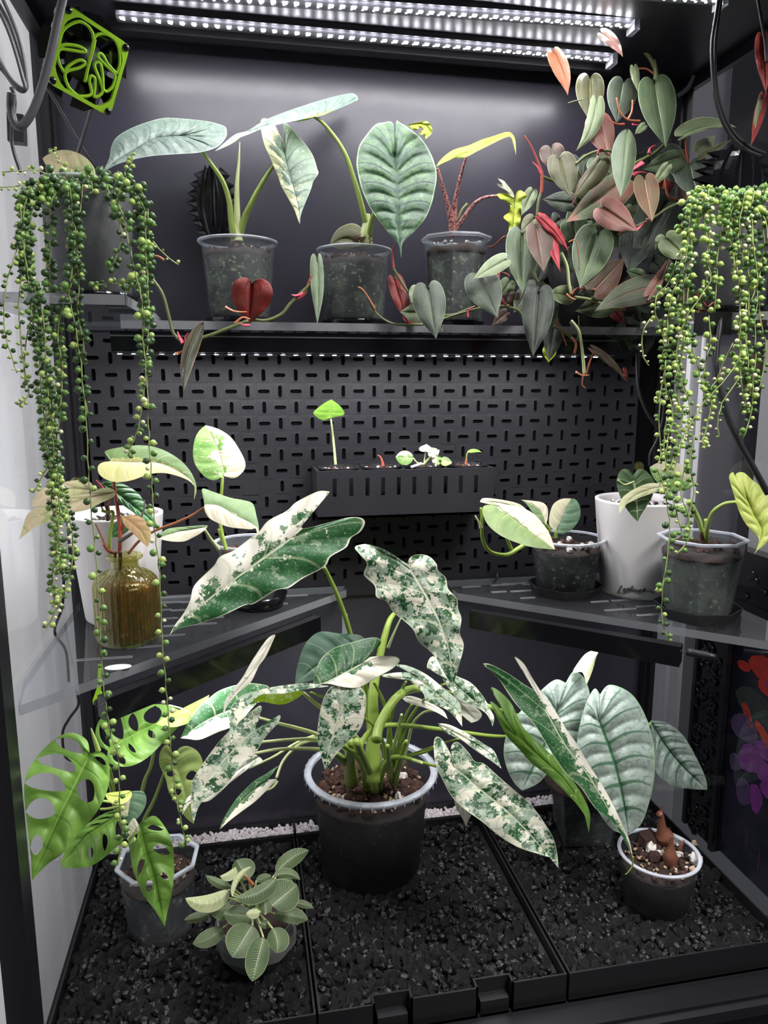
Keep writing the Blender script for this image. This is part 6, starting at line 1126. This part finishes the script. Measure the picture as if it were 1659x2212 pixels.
# ================================================================= dormant tubers in a small pot
c_, rb, h = floorpot(1442, 2003, 148, 1840); s_ = MP(Vector((c_.x, c_.y, c_.z+h))); rt = 86*s_*.94
T_ = empty('potted_tubers', c_, 'leafless brown tubers in a small round clear pot at front right', 'plant')
pot(T_, c_, rb, rt, h, n=64, root='rootdark', shell='potclear', soilgap=.012, chips=(('grit', 'perlite', 60, .0012, .0025, False), ('dark_bark', 'barkdark', 60, .002, .005, False)), seed=51, rimw=.003)
tz = c_.z+h-.012; r = random.Random(2)
for px, py, s0, mt in [(1406, 1831, .0075, 'pebble'), (1422, 1846, .006, 'pebble'), (1465, 1819, .0065, 'pebble'), (1467, 1845, .006, 'pebble'), (1503, 1856, .0085, 'pebble'), (1411, 1853, .010, 'barkdark'), (1400, 1815, .014, 'barkdark'), (1495, 1878, .004, 'perlite'), (1500, 1822, .004, 'perlite'), (1416, 1806, .003, 'perlite'), (1482, 1874, .003, 'pebble')]:
    stone(T_, 'pebble' if mt == 'pebble' else 'bark_chip', atz(px, py, tz+.003), s0, mt, r)
tub = plain('tuber_brown', (.20, .075, .045), .45, var=.4, scale=90)
def tuber(pts, R_, z):
    b = atz(*pts[0], z); P = [b]; 
    for q in pts[1:]: P.append(at(q[0], q[1], b.y))
    P = [Vector(p) for p in cat([tuple(p) for p in P], 16)]; R2 = [x[0] for x in cat([(x,) for x in R_], 16)]; MB().tube(P, [max(.3, x)*s_ for x in R2], 12).build('tuber', tub, T_, True)
tuber([(1432, 1828), (1436, 1808), (1430, 1790), (1428, 1765), (1424, 1757)], [10, 20, 11, 7, 8], tz); tuber([(1432, 1795), (1429, 1770), (1428, 1750), (1427, 1737)], [8, 6, 3, 1], tz); tuber([(1448, 1868), (1448, 1850), (1450, 1830), (1451, 1805)], [14, 15, 7, 2], tz); tuber([(1468, 1838), (1472, 1825), (1478, 1815)], [5, 4, 1], tz)
mb = MB()
for k in range(30): p = atz(1430+r.uniform(-16, 18), 1822+r.uniform(-8, 8), tz+.003); mb.tube([p, p+Vector((r.uniform(-.008, .008), r.uniform(-.004, .004), r.uniform(-.001, .007)))], .0005, 4)
mb.build('fibres', tub, T_, kind='stuff')

# ================================================================= fan grille, rods, cables, small fittings
cor = [at(140, 6, -.205), at(280, 98, -.17), at(236, 252, -.155), at(102, 178, -.19)]
fg = empty('fan_with_grille', sum(cor, Vector())/4, 'small cabinet fan behind a lime green leaf-pattern grille at top left', 'fan')
ux, uy = ((cor[1]-cor[0])+(cor[2]-cor[3]))/2, ((cor[3]-cor[0])+(cor[2]-cor[1]))/2; n_ = ux.cross(uy).normalized(); n_ = n_ if n_.y < 0 else -n_
def fb(u, v, d=0.): return cor[0]*(1-u)*(1-v)+cor[1]*u*(1-v)+cor[2]*u*v+cor[3]*(1-u)*v+n_*d
V = []; Fc = []; NB = 48
for ring in range(4):
    for i in range(NB):
        a = 2*math.pi*i/NB+math.pi/4; cx_, cy_ = math.cos(a), math.sin(a); k = 1/max(abs(cx_), abs(cy_))
        if ring in (0, 3): q = .5*min(k, 1.36); d = .002 if ring == 0 else -.002
        else: q = .5*min(k*.90, 1.0+.06); d = .002 if ring == 1 else -.002
        V.append(fb(.5+cx_*q, .5+cy_*q, d))
for ring in range(4):
    for i in range(NB): j = (i+1) % NB; r2 = (ring+1) % 4; Fc.append((ring*NB+i, ring*NB+j, r2*NB+j, r2*NB+i))
gr = mesh('grille', V, Fc, M['lime'], fg)
inv = []
def uvof(px, py):              # picture point -> grille plane
    lo = (0.5, 0.5)
    for _ in range(30):
        p = fb(*lo); x, y, _z = proj(p); e1 = .01; xu, yu, _z = proj(fb(lo[0]+e1, lo[1])); xv, yv, _z = proj(fb(lo[0], lo[1]+e1))
        a, b, c2, d = (xu-x)/e1, (xv-x)/e1, (yu-y)/e1, (yv-y)/e1; det = a*d-b*c2; dx, dy = px-x, py-y; lo = (lo[0]+(d*dx-b*dy)/det, lo[1]+(-c2*dx+a*dy)/det)
    return lo
for txt in ['540,525 600,240', '545,520 562,430 590,330 608,250', '375,295 400,200 450,155 510,138 560,165 590,210 595,245', '370,300 420,285 500,295 545,320 530,332 440,318 385,315 368,350 380,410 408,460', '408,460 440,420 500,385 535,390 540,410 500,435 430,455 415,490 440,560 500,615', '500,615 560,612 585,590 570,520 580,485 605,500 605,560 600,615 630,612 655,580 640,520 605,430 610,400 640,405 655,480 660,570 685,585', '685,585 720,550 735,480 700,440 630,370 630,345 655,350 690,410 745,470', '745,470 765,400 755,300 720,240 660,215 615,225 600,245']:
    P = [fb(*uvof(*q), .0006) for q in C1(txt)]; P = [Vector(p) for p in cat([tuple(p) for p in P], max(6, len(P)*6))]; MB().tube(P, .0014, 6).build('grille_line', M['lime'], gr, True)
for u, v in ((.055, .055), (.945, .055), (.945, .945), (.055, .945)):
    p = fb(u, v, .002); MB().tube([p, p+n_*.0012], [.0032, .0028], 12).build('screw', M['blackgloss'], gr, True)
mb = MB(); V = [fb(u, v, d) for d in (-.004, -.026) for u, v in ((.03, .03), (.97, .03), (.97, .97), (.03, .97))]
for i in range(4):                       # open square fan housing
    j = (i+1) % 4; mb.add([V[i], V[j], V[4+j], V[4+i]], [(0, 1, 2, 3)])
mb.build('housing', M['blackgloss'], fg); ce = fb(.5, .5, -.012)
MB().tube([ce+n_*.004, ce-n_*.010], [.017, .017], 24).build('hub', M['blackmatt'], fg, True)
ex, ey = ux.normalized(), uy.normalized()
for i in range(7):
    a = i/7*6.283; d0 = ex*math.cos(a)+ey*math.sin(a); d1 = ex*math.cos(a+.75)+ey*math.sin(a+.75); mesh('blade', [ce+d0*.015-n_*.006, ce+d1*.016+n_*.002, ce+d1*.040+n_*.002, ce+(d0+d1).normalized()*.041-n_*.003, ce+d0*.038-n_*.006], [(0, 1, 2, 3, 4)], M['blackgloss'], fg)
def loose(name, mt, pts, r0, Y0, label, cat_, r1=None, Y1=None, n=8, flat=1., group=None):
    P = path3(pts, Y0, Y1, max(24, len(pts)*8)); r1 = r1 or r0; R = [(r0+(r1-r0)*i/(len(P)-1))*MP(p) for i, p in enumerate(P)]
    return tag(MB().tube(P, R, n, flat=flat).build(name, M[mt], None, True), label, cat_, group)
loose('support_rod', 'greycable', C1('300,560 380,690 470,850 560,1000 635,1110'), 3, -.165, 'thin black rod running down right from the fan grille', 'rod', Y1=-.06)
loose('support_rod', 'greycable', C1('605,600 580,720 530,880 490,1000'), 5, -.16, 'thick black rod running down left from the fan grille', 'rod', r1=4, Y1=-.10)
loose('power_cable', 'greycable', C1('405,-20 372,120 335,300 285,500 210,710 140,805 90,780 70,690 72,600'), 9, -.26, 'thick grey cable looping past the left of the fan grille', 'cable', n=10)
for k, (txt, lab) in enumerate([('-10,20 60,150 110,290 150,430 172,540 150,585 100,560 40,480 -10,420', 'outer grey cable of the bundle hanging at the top left corner'), ('10,-20 90,160 135,300 165,470 165,560 120,570 50,480 0,390', 'middle grey cable of the bundle hanging at the top left corner'), ('-10,60 50,190 95,320 140,480 160,570 90,530 20,430 -10,370', 'inner grey cable of the bundle hanging at the top left corner')]): loose('power_cable', 'greycable', C1(txt), 4, -.27-.006*k, lab, 'cable')
loose('power_cable', 'cable', C1('70,560 95,650 75,900 130,1100'), 4, -.22, 'thin black cable dropping beside the left glass behind the pearls', 'cable')
MB_ = MB().beam(at(36, 250, -.20), at(38, 310, -.20), .013, .012, (0, 1, 0)).build('power_adapter', M['blackmatt']); tag(MB_, 'small black power block hanging by the left glass', 'adapter')
loose('power_cable', 'cable', C3('1345,-20 1325,100 1300,280 1305,480 1325,640 1370,780 1430,880 1520,960 1610,1000'), 4, -.235, 'front flat black cable curving down the top right', 'cable', flat=1); loose('power_cable', 'cable', C3('1362,-20 1342,100 1320,280 1322,480 1345,640 1390,770 1450,865 1540,940 1640,985'), 4, -.232, 'rear flat black cable curving down the top right', 'cable')
loose('power_cable', 'cable', C3('1590,-20 1620,150 1640,260 1650,400'), 7, -.26, 'black ribbon cable at the top right edge', 'cable', flat=.5)
loose('power_cable', 'greycable', C3('1000,130 1080,160 1140,215 1185,310 1200,400 1180,500 1140,570 1080,615'), 5.5, -.06, 'thick dark cable arching beside the right rear corner', 'cable', Y1=-.02)
loose('power_cable', 'cable', C6('1350,545 1350,600 1330,750 1325,900 1350,1020 1400,1180 1470,1340 1560,1500 1659,1680'), 5.5, -.255, 'twin black cable dropping diagonally at the right edge', 'cable', Y1=-.30, flat=1.2)
MB_ = MB().beam(at(1510, 700, -.25), at(1568, 700, -.25), .018, .022).build('plug', M['blackmatt']); tag(MB_, 'black right-angle plug at the right end of the top shelf', 'plug')
loose('power_cable', 'cable', C6('820,770 820,880 830,1010 870,1130 930,1230 1010,1310 1060,1380'), 3.6, -.10, 'thin black cable bending from the top shelf behind the right pearls', 'cable'); loose('power_cable', 'cable', C6('1005,880 1000,1050 985,1200 950,1330 905,1420 900,1500'), 3, -.09, 'thinner black cable hanging straight behind the right pearls', 'cable')
loose('power_cable', 'cable', D4('1510,1200 1560,1205 1620,1212 1700,1215'), 3, -.27, 'black cable leaving the right light bar', 'cable', Y1=-.31); loose('power_cable', 'cable', D1('490,1460 500,1550 440,1640')+D5('400,250 420,400 500,430'), 3, -.10, 'black cable hanging at the lower left corner', 'cable'); loose('power_cable', 'cable', D1('410,600 400,900 350,1080 420,1200 440,1400'), 3, -.06, 'black cable behind the left corner shelf', 'cable')
# lime bracket below the left shelf
gb = [D1('%d,%d' % q)[0] for q in ((628, 1310), (645, 1330), (640, 1470), (665, 1520), (718, 1490), (720, 1512), (640, 1550), (596, 1548), (592, 1520), (620, 1440))]; P = [at(x, y, -.20) for x, y in gb]; n_ = len(P)
MBb = empty('lime_bracket', P[7], 'lime green printed bracket under the left end of the left light bar', 'bracket')
MB().add(P+[p+Vector((0, .006, 0)) for p in P], [list(range(n_))]+[list(range(n_, 2*n_))[::-1]]+[(i, n_+i, n_+(i+1) % n_, (i+1) % n_) for i in range(n_)]).build('bracket_arm', M['lime'], MBb)
p = at(*D1('628,1532')[0], -.201); MB().tube([p, p+Vector((0, -.003, 0))], [.004, .0035], 12).build('screw', M['blackgloss'], MBb, True)
p = at(*D3('1040,405')[0], -.012); hk = MB().tube([p, p+Vector((0, -.006, -.001)), p+Vector((-.001, -.009, -.006)), p+Vector((-.006, -.008, -.012))], .0013, 8).build('peg_hook', M['cable'], None, True); tag(hk, 'small black hook in the pegboard left of the right shelf', 'hook')
p = at(745, 1345, -.05); tag(MB().beam(p+Vector((0, 0, .011)), p-Vector((0, 0, .016)), .007, .004, (0, 1, 0)).build('acrylic_strip', M['clearedge']), 'short clear strip on the back wall beside the tallest leaf stalk', 'strip')
for px, py, lab in ((1380, 1008, 'small clear glass ball behind the white planter'), (165, 1043, 'small clear glass ball behind the far left plant')):
    p = at(px, py, -.03); tag(MB().lathe([(.0001, -.007), (.004, -.006), (.0068, -.002), (.0068, .002), (.004, .006), (.0001, .007)], p, 20).build('glass_ball', og, None, True), lab, 'ball')
